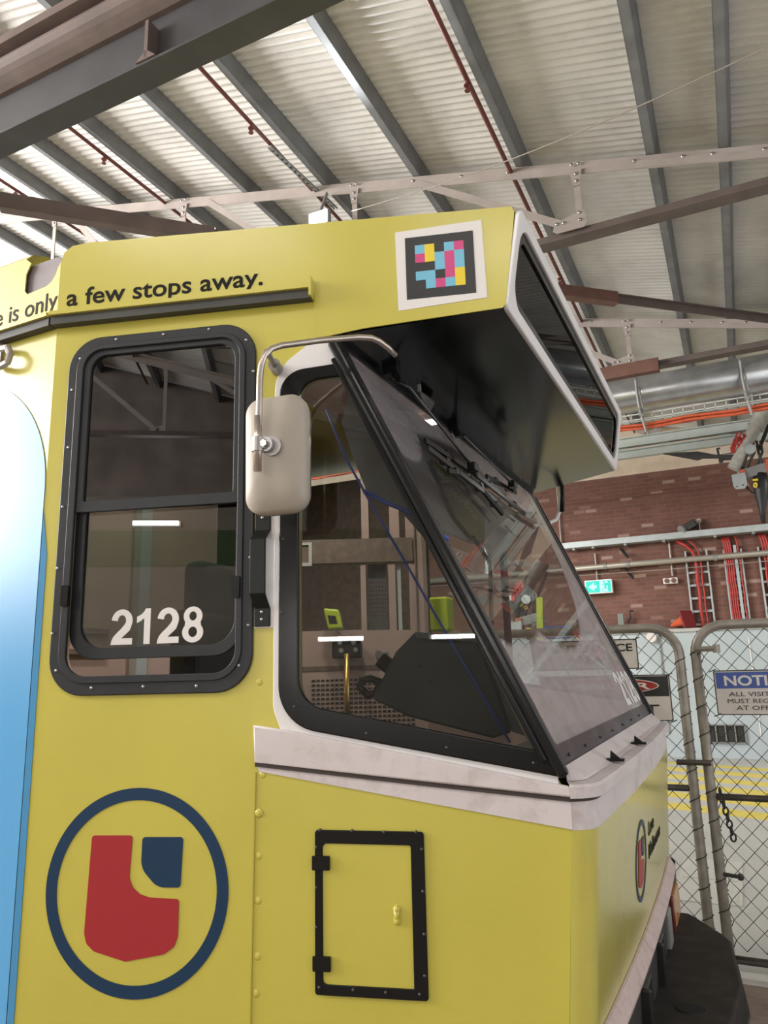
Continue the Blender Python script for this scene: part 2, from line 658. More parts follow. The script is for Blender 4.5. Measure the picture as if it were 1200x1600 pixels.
mm.inputs[0].default_value = 0.55
rr = nt.nodes.new('ShaderNodeValToRGB')
rr.color_ramp.elements[0].color = (0.45, 0.42, 0.40, 1)
rr.color_ramp.elements[1].color = (1.3, 1.3, 1.3, 1)
nt.links.new(nz.outputs['Fac'], rr.inputs['Fac'])
nt.links.new(br.outputs['Color'], mm.inputs[6])
nt.links.new(rr.outputs['Color'], mm.inputs[7])
# scattered pale bricks
br2 = nt.nodes.new('ShaderNodeTexBrick')
for k, v in (('Scale', 1.0), ('Brick Width', 0.235), ('Row Height', 0.082), ('Mortar Size', 0.010)):
    br2.inputs[k].default_value = v
br2.inputs['Color1'].default_value = (0, 0, 0, 1)
br2.inputs['Color2'].default_value = (1, 1, 1, 1)
br2.inputs['Mortar'].default_value = (0, 0, 0, 1)
nt.links.new(cx.outputs[0], br2.inputs['Vector'])
r3 = nt.nodes.new('ShaderNodeValToRGB')
r3.color_ramp.elements[0].position = 0.90
r3.color_ramp.elements[1].position = 0.97
nt.links.new(br2.outputs['Color'], r3.inputs['Fac'])
m3 = nt.nodes.new('ShaderNodeMix')
m3.data_type = 'RGBA'
nt.links.new(r3.outputs['Color'], m3.inputs[0])
nt.links.new(mm.outputs[2], m3.inputs[6])
m3.inputs[7].default_value = (0.34, 0.22, 0.18, 1)
nt.links.new(m3.outputs[2], bs.inputs['Base Color'])
bp = nt.nodes.new('ShaderNodeBump')
bp.inputs['Strength'].default_value = 0.4
bp.inputs['Distance'].default_value = 0.01
nt.links.new(br.outputs['Fac'], bp.inputs['Height'])
bp.invert = True
nt.links.new(bp.outputs['Normal'], bs.inputs['Normal'])

ZB = 5.36                                     # top of the red brick
wall = B().box(((XW0 + XW1) / 2, YW1 + 0.15, ZB / 2), (XW1 - XW0, 0.3, ZB)).link('wall_back', mb, kind='structure', label='red brick shed wall')
g = B()
g.prism([(XW0, ZB), (XW1, ZB), (XW1, zroof(XW1) + 0.16), (XW0, zroof(XW0) + 0.16)], -0.3, 0.0, facing_y(YW1))
g.link('wall_back', M_cream, kind='structure', label='cream rendered band above the red brick')
B().box(((XW0 + XW1) / 2, YW1 - 0.012, 4.93), (XW1 - XW0, 0.03, 0.05)).link('trim_8', mb, kind='structure')
# pale painted low wall in front of it
ZL = 2.20
B().box(((XW0 + XW1) / 2, 14.80, ZL / 2), (XW1 - XW0, 0.40, ZL)).link('wall_lower', M_conc, kind='structure', label='pale blue painted low wall below the brick')
B().box(((XW0 + XW1) / 2, 14.79, ZL + 0.03), (XW1 - XW0, 0.46, 0.06)).link('trim_9', mat('ledge_paint', (0.47, 0.46, 0.44), 0.6, var=0.1), kind='structure')
# wall behind the photographer, seen only mirrored in the glass
B().box(((XW0 + XW1) / 2, YW0 - 0.15, 2.35), (XW1 - XW0, 0.3, 4.7)).link('wall_front', mat('drab_wall', (0.26, 0.23, 0.20), 0.7, var=0.2, vscale=1.0), kind='structure')
g = B()
g.prism([(XW0, 4.7), (XW1, 4.7), (XW1, zroof(XW1) + 0.15), (XW0, zroof(XW0) + 0.15)], 0.0, 0.2, facing_y(YW0))
g.link('wall_front', mat('brown_boards', (0.20, 0.165, 0.145), 0.7, var=0.3, vscale=2.0), kind='structure')
B().box(((XW0 + XW1) / 2, YW0 + 0.01, 3.80), (XW1 - XW0, 0.02, 0.62)).link('trim_11', mat('green_board', (0.05, 0.10, 0.04), 0.6), kind='structure')

# corrugated roof
bm = bmesh.new()
WL, AMP, SUB = 0.080, 0.011, 6
ny = int((YW1 - YW0) / WL * SUB)
xs = [XW0 + (XW1 - XW0) * i / 12 for i in range(13)]
rows = []
for X in xs:
    zz = zroof(X) + 0.165
    rows.append([bm.verts.new((X, YW0 + j * WL / SUB, zz + AMP * math.cos(2 * math.pi * j / SUB))) for j in range(ny + 1)])
for a, b_ in zip(rows[:-1], rows[1:]):
    for j in range(ny):
        bm.faces.new((a[j], a[j + 1], b_[j + 1], b_[j]))
me = D.meshes.new('ceiling')
bm.to_mesh(me)
bm.free()
link('ceiling', me, M_galv, kind='structure', smooth=True, label='corrugated iron shed roof')

# purlins (C-section), ridge to eave order
PXS = [(0.925, 'right of the picture, beyond the last one in view'), (0.37, 'rightmost in view, at the right edge of the photo'),
       (-0.18, 'second from the right, passing right of the destination box'), (-1.30, 'third from the right, with a red pipe hung beside it'),
       (-2.33, 'fourth from the right, ending above the blocky colour sticker'), (-3.37, 'fifth from the right, running down to the bright lamp'),
       (-4.40, 'sixth from the right, left of the bright lamp'), (-5.45, 'seventh from the right, beside the left red pipe'),
       (-6.40, 'eighth from the right, low under the girder'), (-7.32, 'ninth from the right, reaching the left edge of the photo'),
       (-8.35, 'tenth from the right, behind the brown brace'), (-9.32, 'eleventh from the right, touching down by the tram roof notch')]
tilt = Matrix.Rotation(math.atan(0.248), 4, 'Y')
for i, (X, lb) in enumerate(PXS):
    z = zroof(X)
    M = Matrix.Translation((X, 0, z)) @ tilt
    b = B()
    yc, ln = (YW0 + YW1) / 2, YW1 - YW0
    b.box((0.0, yc, 0.076), (0.006, ln, 0.152), M)
    b.box((-0.034, yc, 0.003), (0.074, ln, 0.006), M)
    b.box((-0.034, yc, 0.149), (0.074, ln, 0.006), M)
    b.box((-0.070, yc, 0.014), (0.006, ln, 0.028), M)
    b.link('roof_purlin', M_purl, label='grey steel roof purlin, ' + lb, cat='roof beam', group='roof purlins')

# ------------------------------------------------------------------ trusses
def bolt_mesh():
    return B().ball((0, 0, 0), 0.016, sc=(1, 0.6, 1), seg=8)


def truss(Y0, label, x_lo=-12.0, x_hi=3.6, posts=(), bolts_x=()):
    root = empty('roof_truss', (-4.0, Y0, 5.35), label, 'roof truss', 'roof trusses')
    zt = lambda X: 5.795 - 0.248 * X           # middle of the top chord
    fr = facing_y(Y0)
    b = B()
    b.prism([(x_lo, zt(x_lo) - 0.062), (x_hi, zt(x_hi) - 0.062), (x_hi, zt(x_hi) + 0.062), (x_lo, zt(x_lo) + 0.062)], 0.045, 0.055, fr)
    b.prism([(x_lo, zt(x_lo) + 0.052), (x_hi, zt(x_hi) + 0.052), (x_hi, zt(x_hi) + 0.062), (x_lo, zt(x_lo) + 0.062)], -0.06, 0.05, fr)
    b.link('top_chord', M_truss, root)
    b = B()
    b.box(((x_lo + x_hi) / 2, Y0 - 0.035, 5.385), (x_hi - x_lo, 0.012, 0.075))
    b.box(((x_lo + x_hi) / 2, Y0 + 0.035, 5.385), (x_hi - x_lo, 0.012, 0.075))
    b.box(((x_lo + x_hi) / 2, Y0, 5.345), (x_hi - x_lo, 0.15, 0.012))
    b.link('bottom_chord', M_trussd, root)
    bolt0 = None
    for k, (X, dX) in enumerate(posts):
        # vertical post, gusset plates and a diagonal
        b = B().bar((X, Y0 - 0.06, 5.42), (X, Y0 - 0.06, zt(X) - 0.02), 0.055, 0.012, up=(0, 1, 0))
        b.link('post', M_truss, root)
        b = B()
        b.prism([(X - 0.055, zt(X) - 0.03), (X + 0.055, zt(X) - 0.03), (X + 0.03, zt(X) - 0.19), (X - 0.03, zt(X) - 0.19)], 0.066, 0.076, fr)
        b.link('gusset', M_truss, root)
        b = B()
        b.prism([(X - 0.24, 5.43), (X - 0.22, 5.50), (X - 0.04, 5.55), (X + 0.05, 5.55), (X + 0.06, 5.43), (X + 0.03, 5.40), (X - 0.20, 5.40)], 0.066, 0.076, fr)
        b.link('gusset', M_truss, root)
        if dX:
            b = B().bar((X - 0.12, Y0 - 0.055, 5.46), (X + dX, Y0 - 0.055, zt(X + dX) - 0.02), 0.07, 0.012, up=(0, 1, 0))
            b.link('diagonal', M_truss, root)
        for (bx, bz) in ((X - 0.03, zt(X) + 0.01), (X + 0.03, zt(X) + 0.005), (X, zt(X) - 0.09), (X, zt(X) - 0.16), (X, 5.46), (X, 5.53), (X - 0.14, 5.47), (X - 0.20, 5.475)):
            p = (bx, Y0 - 0.08, bz)
            if bolt0 is None:
                bolt0 = bolt_mesh().link('bolt', M_screw, root, smooth=True)
                bolt0.location = Vector(p) - wloc(root)
            else:
                dup_part(bolt0, root, p)
    for bx in bolts_x:
        dup_part(bolt0, root, (bx, Y0 - 0.06, zt(bx)))
    return root


POSTS = [(-0.84, -1.5), (-3.05, -1.9), (-5.30, -1.9), (-7.47, -1.9), (1.36, -1.7)]
truss(6.0, 'grey bolted roof truss passing just above the yellow tram roof', posts=POSTS, bolts_x=(-2.4, -1.9, -1.45, -0.35, 0.03, 0.25, 0.62))
truss(9.4, 'grey bolted roof truss beyond the tram, right of the destination box', posts=[(-0.86, -1.5), (-3.05, -1.9), (1.36, -1.7)], bolts_x=(-1.3, -0.45, -0.1, 0.25, 0.5))
truss(12.8, 'grey bolted roof truss nearest the brick wall, behind the silver duct', posts=[(-0.86, -1.5), (-3.05, -1.9), (1.36, -1.7)], bolts_x=(-0.4,))
truss(-0.8, 'roof truss above the photographer', posts=[(-0.84, -1.5), (-3.05, -1.9), (-5.30, -1.9)])
truss(-4.2, 'roof truss behind the photographer', posts=[(-0.84, -1.5), (-3.05, -1.9), (-5.30, -1.9)])

truss(-7.6, 'roof truss furthest behind the photographer', posts=[(-0.84, -1.5), (-3.05, -1.9), (-5.30, -1.9)])

# the deep plate girder at the top left, standing where the second truss would
root = empty('plate_girder', (-4.0, 2.65, 5.0), 'deep dark steel girder crossing the top left corner', 'girder')
B().box((-6.55, 2.65, 5.22), (14.3, 0.02, 0.40)).link('web', M_gird, root)
B().box((-6.55, 2.65, 5.02), (14.3, 0.16, 0.016)).link('bottom_flange', M_gird, root)
b = B()
prof = [(0, 0.30)] + [(-0.13 * math.sin(math.pi * k / 10) * 0.9 - 0.03, 0.30 - 0.20 * k / 10) for k in range(11)] + [(0, 0.10)]
a = [b.bm.verts.new((-13.6, 2.64 + p[0], 5.27 + p[1])) for p in prof]
c = [b.bm.verts.new((0.6, 2.64 + p[0], 5.27 + p[1])) for p in prof]
for i in range(len(prof)):
    b.bm.faces.new((a[i], a[(i + 1) % len(prof)], c[(i + 1) % len(prof)], c[i]))
b.bm.faces.new(a[::-1])
b.bm.faces.new(c)
b.link('rounded_cover', M_girdb, root, smooth=False)
B().box((-6.55, 2.58, 5.60), (14.3, 0.20, 0.06)).link('top_flange', M_girdb, root)
for X in (-2.60, -5.2):
    b = B().box((X, 2.60, 5.16), (0.025, 0.08, 0.25))
    b.prism([(X - 0.07, 5.03), (X + 0.07, 5.03), (X + 0.0, 5.09)], 0.07, 0.09, facing_y(2.65))
    b.link('stiffener', M_girdb, root)

# horizontal wind braces between the trusses
def brace(p0, p1, label, sleeve):
    root = empty('wind_brace', (p0 + p1) / 2, label, 'roof brace', 'wind braces')
    d = (p1 - p0).normalized()
    b = B().bar(p0, p1, 0.012, 0.09)
    b.bar(p0 + Vector((0, 0, 0.04)), p1 + Vector((0, 0, 0.04)), 0.085, 0.010)
    b.link('angle_bar', M_trussd, root)
    s0, s1 = sleeve
    B().bar(p0 + d * s0, p0 + d * s1, 0.10, 0.13).link('splice_sleeve', M_brown if 'right' in label else M_girdb, root, bevel=0.008)
    return root


pA = PZ(0, 316, 5.35)
pB = PZ(345, 371, 5.35)
dv = (pB - pA).normalized()
brace(pA - dv * 0.75, pA + dv * 3.6, 'dark brown diagonal brace left of the lamp, end sleeved', (0.75, 2.40))
pA = PZ(875, 456, 5.35)
pB = PZ(1200, 499, 5.35)
dv = (pB - pA).normalized()
brace(pA - dv * 1.1, pB + dv * 1.0, 'brown diagonal brace right of the destination box', (0.7, 1.75))
# brown splice beam over the duct
B().box((-1.18, 9.3, 5.33), (1.32, 0.14, 0.17)).link('splice_beam', M_brown, label='short red-brown steel beam just above the silver duct', cat='beam', bevel=0.006)

# red sprinkler pipes with their heads
def pipe(X, label, heads, z_off=-0.05):
    root = empty('sprinkler_pipe', (X, 6, zroof(X) + z_off), label, 'pipe', 'red pipes under the roof')
    z = zroof(X) + z_off
    B().cyl((X, YW0 + 0.2, z), (X, YW1 - 0.2, z), 0.020, seg=10).link('pipe', M_pipe, root, smooth=True)
    for yy in heads:
        b = B().cyl((X, yy, z), (X, yy, z - 0.05), 0.013, seg=8)
        b.cyl((X, yy, z - 0.05), (X, yy, z - 0.06), 0.028, seg=10)
        b.cyl((X + 0.02, yy, z - 0.06), (X, yy, z - 0.10), 0.006, seg=6)
        b.cyl((X - 0.02, yy, z - 0.06), (X, yy, z - 0.10), 0.006, seg=6)
        b.cyl((X, yy, z - 0.10), (X, yy, z - 0.105), 0.024, seg=10)
        b.link('sprinkler_head', M_pipe, root)
    return root


pipe(-1.42, 'thin red pipe under the roof, above the destination box', (4.72, 8.0))
pipe(-3.56, 'thin red pipe under the roof, running to the bright lamp', (4.85, 8.2))
pipe(-5.60, 'thin red pipe under the roof, at the left beneath the girder', (5.0, 8.4))
pipe(-7.55, 'thin red pipe under the roof, furthest to the left', (5.4,))
# perforated strut channel just left of the lamp
p0, p1 = Vector((-3.56, 5.15, 6.66)), Vector((-3.47, 6.3, 6.66))
b = B()
for k in range(16):
    q0 = p0.lerp(p1, k / 16)
    q1 = p0.lerp(p1, (k + 0.55) / 16)
    b.bar(q0, q1, 0.04, 0.02)
b.bar(p0 + Vector((0.018, 0, 0)), p1 + Vector((0.018, 0, 0)), 0.008, 0.022)
b.bar(p0 - Vector((0.018, 0, 0)), p1 - Vector((0.018, 0, 0)), 0.008, 0.022)
b.link('slotted_channel', M_mgrey, label='short slotted steel channel hanging beside the bright lamp', cat='channel')
# slack wire rope across the roof
a0, a1 = PY(550, 330, 5.55), PY(1240, 55, 4.3)
pts = [a0.lerp(a1, t / 24) + Vector((0, 0, -0.10 * math.sin(math.pi * t / 24))) for t in range(25)]
B().tube(pts, 0.005, 6).link('wire_rope', mat('wire_rope', (0.30, 0.26, 0.23), 0.5), label='thin slack wire rope running across under the roof', cat='rope', smooth=True)

# the bright flood lamp above the tram roof
lp = PY(496, 339, 5.70)
root = empty('flood_lamp', lp, 'bright lit flood lamp just above the yellow tram roof', 'lamp')
B().box(lp + Vector((0, 0.045, 0.0)), (0.24, 0.06, 0.17)).link('housing', M_mgrey, root, bevel=0.01)
B().box(lp + Vector((0, 0.01, 0.0)), (0.20, 0.012, 0.13)).link('lens', M_lamp, root, bevel=0.004)
B().bar(lp + Vector((0, 0.05, 0.08)), lp + Vector((0, 0.2, 0.40)), 0.03, 0.015, up=(1, 0, 0)).link('bracket', M_mgrey, root)
la = area('flood_lamp_light', lp + Vector((0.0, -0.03, -0.01)), lp + Vector((0.9, -2.6, -1.3)), 0.20, 0.13, 90, (0.93, 0.97, 1.0))
la.data.spread = math.radians(100)

# unseen hung batten lamps, added to light the tram side and the shed
def batten(c, ln, label, power):
    c = Vector(c)
    root = empty('added_batten', c, label, 'lamp', 'added batten lamps')
    B().box(c + Vector((0, 0, 0.045)), (ln, 0.14, 0.05)).link('housing', M_wclean, root, bevel=0.008)
    B().cyl(c + Vector((-ln / 2 + 0.03, 0, 0)), c + Vector((ln / 2 - 0.03, 0, 0)), 0.020, seg=12).link('tube', M_tubeL, root, smooth=True)
    for s in (-1, 1):
        top = zroof(c.x + s * ln * 0.4) + 0.155
        B().cyl(c + Vector((s * ln * 0.4, 0, 0.06)), (c.x + s * ln * 0.4, c.y, top), 0.004, seg=6).link('hanger', M_mgrey, root)
    l = area('added_batten_light', c + Vector((0, 0, -0.03)), c + Vector((0, 0.35, -1)), ln, 0.10, power, (1.0, 0.96, 0.90))
    return root


for X, pw, lb in ((-3.9, 17, 'over the tram rear'), (-1.7, 17, 'over the cab'), (0.6, 17, 'straight above the camera')):
    batten((X, -1.0, 4.75), 1.5, 'added fluorescent batten above the photographer, ' + lb, pw)


def wall_lamp(x, z, ln, label, power):
    c = Vector((x, YW0 + 0.10, z))
    root = empty('wall_lamp', c, label, 'lamp', 'lamps on the wall behind')
    B().box((x, YW0 + 0.03, z), (ln + 0.06, 0.06, 0.10)).link('housing', M_wclean, root, bevel=0.006)
    B().cyl((x - ln / 2, YW0 + 0.085, z), (x + ln / 2, YW0 + 0.085, z), 0.024, seg=12).link('tube', M_tubeL, root, smooth=True)
    area('wall_lamp_light', (x, YW0 + 0.13, z), (x, 0, z - 1.5), ln, 0.06, power, (1.0, 0.97, 0.92))


wall_lamp(-3.35, 4.22, 0.75, 'short tube lamp high on the wall behind the photographer', 85)
wall_lamp(-0.20, 2.20, 0.75, 'short tube lamp low on the wall behind the photographer, left', 72)
wall_lamp(1.75, 2.20, 0.75, 'short tube lamp low on the wall behind the photographer, right', 72)
batten((2.6, 7.6, 4.6), 1.5, 'added fluorescent batten beyond the gate, off to the right', 60)  # this and the next two: added out of view to light the far side
batten((2.7, 11.6, 4.6), 1.5, 'added fluorescent batten before the brick wall, off to the right', 85)
batten((-3.4, 11.2, 4.4), 1.5, 'added fluorescent batten hidden beyond the tram', 120)

# ------------------------------------------------------------------ duct, tray, rails
YD = 9.0
root = empty('air_duct', (0, YD, 4.89), 'round silver air duct running across to the right', 'duct')
B().cyl((-6, YD, 4.89), (4.0, YD, 4.89), 0.215, seg=40).link('duct', M_duct, root, smooth=True)
for X in (-3.2, 0.62 + 1.2):
    B().cyl((X - 0.03, YD, 4.89), (X + 0.03, YD, 4.89), 0.222, seg=40).link('seam_band', M_duct, root, smooth=True)
for pxl in ((997, 630), (1160, 590)):
    X = PY(pxl[0], pxl[1], YD - 0.25).x
    b = B()
    b.tube([(X, YD - 0.20, 5.02), (X, YD - 0.255, 4.98), (X, YD - 0.25, 4.80), (X + 0.01, YD - 0.24, 4.63)], 0.016, 8)
    b.tube([(X + 0.03, YD - 0.24, 4.90), (X + 0.035, YD - 0.24, 4.72), (X + 0.05, YD - 0.23, 4.63)], 0.010, 8)
    b.link('hanger', M_mgrey, root, smooth=False)
root = empty('cable_tray', (0, YD - 0.1, 4.5), 'wire basket cable tray hung beneath the silver duct', 'cable tray')
b = B()
for dy, z in ((-0.16, 4.52), (-0.16, 4.585), (-0.02, 4.50), (0.12, 4.585)):
    b.bar((-6, YD + dy, z), (4.0, YD + dy, z), 0.010, 0.014)
b.link('side_wires', M_rail, root)
b = B()
X = -1.9
while X < 2.2:
    b.bar((X, YD - 0.16, 4.50), (X, YD - 0.16, 4.60), 0.010, 0.008, up=(1, 0, 0))
    b.bar((X, YD - 0.16, 4.50), (X, YD + 0.12, 4.50), 0.010, 0.008)
    X += 0.115
b.link('cross_wires', M_rail, root)
for pxl in ((997, 630), (1160, 590)):
    X = PY(pxl[0], pxl[1], YD - 0.25).x
    b = B().tube([(X + 0.01, YD - 0.24, 4.63), (X + 0.02, YD - 0.21, 4.55), (X + 0.05, YD - 0.16, 4.36)], 0.016, 8)
    b.box((X + 0.02, YD - 0.20, 4.58), (0.05, 0.05, 0.09))
    b.link('hanger_rod', M_mgrey, root)
for k, (dy, z, lb) in enumerate(((-0.13, 4.465, 'lowest of the bundle'), (-0.08, 4.46, 'in the middle of the bundle'), (0.0, 4.465, 'rearmost of the bundle'), (-0.12, 4.425, 'hanging nearest the photographer'))):
    pts = [(-6 + i * 0.25, YD + dy, z + 0.012 * math.sin(i * 1.7 + k * 2)) for i in range(41)]
    B().tube(pts, 0.018, 6).link('orange_cable', M_orange, label='orange cable along the basket tray under the duct, ' + lb, cat='cable', group='orange cables under the duct', smooth=True)
YR = 12.55
for nm, z0_, z1_, lb in (('upper', 5.235, 5.40, 'upper pale green steel rail fixed along the top of the cream wall'), ('lower', 5.045, 5.185, 'lower pale green steel rail fixed along the top of the cream wall')):
    b = B()
    b.box((-1.0, YR, (z0_ + z1_) / 2), (10, 0.06, z1_ - z0_ - 0.02))
    b.box((-1.0, YR - 0.02, z0_ + 0.008), (10, 0.12, 0.016))
    b.box((-1.0, YR - 0.02, z1_ - 0.008), (10, 0.12, 0.016))
    if nm == 'upper':
        for X in (-1.42, -0.75, 0.15):
            b.box((X, YR + 0.01, z0_ - 0.024), (0.16, 0.04, 0.046))
    b.link('overhead_rail', M_rail, label=lb, cat='rail', group='rails along the cream wall')

# ------------------------------------------------------------------ things on the brick wall
YW = 14.96
def wallp(x, y, Y0=YW):
    return PY(x, y, Y0)


p = wallp(880, 857)
zt_ = 4.0
root = empty('cable_trunking', (0, 14.9, zt_), 'long pale grey cable trunking across the red brick wall', 'trunking')
xl_ = wallp(877, 857, 14.80).x
b = B().box(((xl_ + 4.0) / 2, 14.80, zt_), (4.0 - xl_, 0.26, 0.12))
b.link('channel', M_lgrey, root, bevel=0.006)
for x in (900, 930, 980, 1040, 1120, 1180):
    X = wallp(x, 860).x
    B().box((X, 14.82, zt_ - 0.08), (0.05, 0.24, 0.04)).link('support_arm', M_mgrey, root)
zp = wallp(1050, 878).z
root = empty('wall_pipe', (0, 14.85, zp), 'long horizontal grey pipe across the brick wall, below the trunking', 'pipe')
B().cyl((-7, 14.80, zp - 0.02), (4.0, 14.80, zp + 0.02), 0.055, seg=14).link('pipe', mat('grey_pipe', (0.38, 0.35, 0.30), 0.4, metal=0.3), root, smooth=True)
for x in (947, 983, 1119):
    X = wallp(x, 880).x
    B().cyl((X - 0.03, 14.80, zp), (X + 0.03, 14.80, zp), 0.068, seg=14).link('pipe_clip', M_mgrey, root)
B().tube([(-6, 14.75, zp - 0.14), (-1, 14.75, zp - 0.16), (4, 14.75, zp - 0.12)], 0.009, 6).link('wall_wire', M_tube, label='thin wire strung just under the wall pipe', cat='wire')
for (x, y0, y1), lb in zip(((932, 865, 907), (1046, 835, 900), (871, 742, 858), (1094, 815, 838)), ('thin conduit dropping to the green exit sign', 'thin conduit dropping to the twin emergency lamp', 'thin conduit up the brick wall behind the far mirror arm', 'short conduit with a round box beside the dark floodlight')):
    a, c = wallp(x - 2, y0), wallp(x, y1)
    b = B().cyl((a.x, 14.94, a.z), (a.x, 14.94, c.z), 0.018, seg=8)
    if 'round box' in lb:
        b.cyl((a.x, 14.95, a.z), (a.x, 14.88, a.z), 0.05, seg=12)
    b.link('conduit', M_tube, label=lb, cat='conduit', group='conduits on the brick wall', smooth=False)
for x, y, lb in ((978, 858, 'dark bracket arm under the trunking, left of the cables'), (986, 890, 'dark bracket arm under the wall pipe')):
    a = wallp(x, y)
    B().bar((a.x - 0.1, 14.95, a.z + 0.02), (a.x + 0.05, 14.70, a.z - 0.20), 0.05, 0.03).link('bracket', M_dark, label=lb, cat='bracket', bevel=0.005)
# exit sign
fr = facing_y(14.80)
a, c = PY(917, 926, 14.80), PY(953, 907, 14.80)
root = empty('exit_sign', ((a.x + c.x) / 2, 14.85, a.z), 'lit green exit sign with arrow and running figure on the brick wall', 'sign')
x0, x1, z0, z1 = a.x - 0.01, c.x + 0.01, a.z - 0.01, c.z + 0.01
link('case', plate_mesh(rect(x0 - 0.02, z0 - 0.02, x1 + 0.02, z1 + 0.02, 0.015), [], -0.16, 0.0, fr), M_tagw, root)
link('face', plate_mesh(rect(x0, z0, x1, z1), [], 0.0, 0.004, fr), M_exit, root)
mx_ = x0 + (x1 - x0) * 0.56
hz = z1 - z0
link('door_panel', plate_mesh(rect(mx_, z0 + 0.01, x1 - 0.06, z1 - 0.01), [], 0.004, 0.008, fr), M_exitw, root)
ax0, ax1, zc = x0 + 0.05, mx_ - 0.06, (z0 + z1) / 2
arrow = [(ax0, zc), (ax0 + 0.11, zc + 0.085), (ax0 + 0.11, zc + 0.03), (ax1, zc + 0.03), (ax1, zc - 0.03), (ax0 + 0.11, zc - 0.03), (ax0 + 0.11, zc - 0.085)]
link('arrow', plate_mesh(arrow, [], 0.004, 0.008, fr), M_exitw, root)
s = hz / 0.26
ox, oz = mx_ + 0.075, z0 + 0.03
fig = [[(0.02, 0.14), (0.07, 0.15), (0.085, 0.13), (0.05, 0.08), (0.055, 0.05), (0.10, 0.055), (0.10, 0.035), (0.03, 0.03), (0.02, 0.07)],
       [(0.02, 0.14), (-0.03, 0.115), (-0.045, 0.13), (0.02, 0.165), (0.075, 0.165), (0.10, 0.125), (0.088, 0.115), (0.068, 0.145)],
       [(0.025, 0.10), (0.0, 0.05), (-0.025, 0.005), (-0.045, 0.005), (-0.01, 0.06), (0.01, 0.11)]]
mes = [plate_mesh([(ox + x * s, oz + z * s) for x, z in f], [], 0.008, 0.012, fr) for f in fig]
mes.append(plate_mesh(circ(ox + 0.01 * s, oz + 0.195 * s, 0.022 * s, n=16), [], 0.008, 0.012, fr))
link('running_figure', join_meshes('running_figure', mes), M_exit, root)
# twin emergency lamp
a = wallp(1048, 908)
root = empty('emergency_lamp', (a.x, 14.9, a.z - 0.08), 'small twin-headed emergency lamp on the brick wall', 'lamp')
B().box((a.x, 14.92, a.z), (0.26, 0.10, 0.11)).link('case', M_tagw, root, bevel=0.01)
for s_ in (-1, 1):
    B().cyl((a.x + s_ * 0.06, 14.87, a.z), (a.x + s_ * 0.06, 14.85, a.z), 0.045, seg=16).link('lamp_head', M_brown, root)
# unlit floodlight
a = wallp(1082, 822)
root = empty('wall_floodlight', (a.x, 14.8, a.z - 0.1), 'dark unlit floodlight on the brick wall above the trunking', 'lamp')
B().box((a.x - 0.05, 14.80, a.z), (0.26, 0.2, 0.14), Matrix.Translation((a.x, 14.8, a.z)) @ Matrix.Rotation(-0.5, 4, 'Y') @ Matrix.Translation((-a.x, -14.8, -a.z))).link('housing', M_dark, root, bevel=0.02)
B().cyl((a.x - 0.16, 14.72, a.z - 0.08), (a.x - 0.20, 14.68, a.z - 0.10), 0.075, 0.085, seg=16).link('lens', M_mgrey, root)
B().bar((a.x + 0.05, 14.9, a.z + 0.02), (a.x + 0.02, 14.97, a.z - 0.02), 0.05, 0.05).link('bracket', M_dark, root)
# cable ladders up the wall with red cables
def ladder(xt0, xt1, xb0, xb1, yt, yb, rungs, label):
    A, Bq = wallp((xt0 + xb0) / 2, (yt + yb) / 2), wallp((xt1 + xb1) / 2, (yt + yb) / 2)
    zt, zb = wallp(xt0, yt).z, 2.26
    root = empty('cable_ladder', ((A.x + Bq.x) / 2, 14.9, zb), label, 'cable ladder', 'cable ladders on the brick wall')
    for X in (A.x, Bq.x):
        B().box((X, 14.93, (zt + zb) / 2), (0.03, 0.06, zt - zb)).link('side_rail', M_lgrey, root)
    for k in range(rungs):
        z = zb + (zt - zb) * (k + 0.3) / rungs
        B().box(((A.x + Bq.x) / 2, 14.94, z), (Bq.x - A.x, 0.03, 0.04)).link('rung', M_lgrey, root)
    return A.x, Bq.x, zb, zt


L1 = ladder(1071, 1104, 1083, 1117, 862, 975, 6, 'grey cable ladder with two red cables, left on the brick wall')
L2 = ladder(1130, 1158, 1145, 1172, 860, 975, 12, 'grey cable ladder crowded with red cables, beside a grey slotted channel')
L3 = ladder(1184, 1212, 1198, 1226, 855, 960, 6, 'grey cable ladder at the right edge of the photo')


def red_cable(x, zb, zt, bend, r, label):
    pts = []
    for k in range(17):
        t = k / 16
        z = zb + (zt - zb) * t
        pts.append((x + bend * max(0, t - 0.8) * 5 * max(0, t - 0.8) * 5 * -1 + 0.006 * math.sin(k * 1.3), 14.885, z))
    B().tube(pts, r, 6).link('red_cable', M_redc, label=label, cat='cable', group='red cables up the brick wall', smooth=True)


zb = 2.262
wd = L1[1] - L1[0]
red_cable(L1[0] + wd * 0.45, zb, 3.92, 0.30, 0.034, 'thick red cable, left of two on the left ladder')
red_cable(L1[0] + wd * 0.68, zb, 3.92, 0.18, 0.018, 'thin red cable, right of two on the left ladder')
wd = L2[1] - L2[0]
for k, (f, nm) in enumerate(((0.10, 'first'), (0.22, 'second'), (0.34, 'third'), (0.46, 'fourth'), (0.87, 'last'))):
    red_cable(L2[0] + wd * f, zb, 3.92, 0.04, 0.017, 'red cable on the crowded ladder, %s from the left' % nm)
wd = L3[1] - L3[0]
for k, (f, nm) in enumerate(((0.30, 'first'), (0.46, 'second'), (0.60, 'third'))):
    red_cable(L3[0] + wd * f, zb, 3.92, 0.06, 0.020, 'red cable on the ladder at the right edge, %s from the left' % nm)
wd = L2[1] - L2[0]
b = B()
b.box((L2[0] + wd * 0.66, 14.90, 3.0), (0.05, 0.05, 1.5))
b.link('slotted_channel', M_lgrey, label='pale grey upright channel between the red cables', cat='channel')
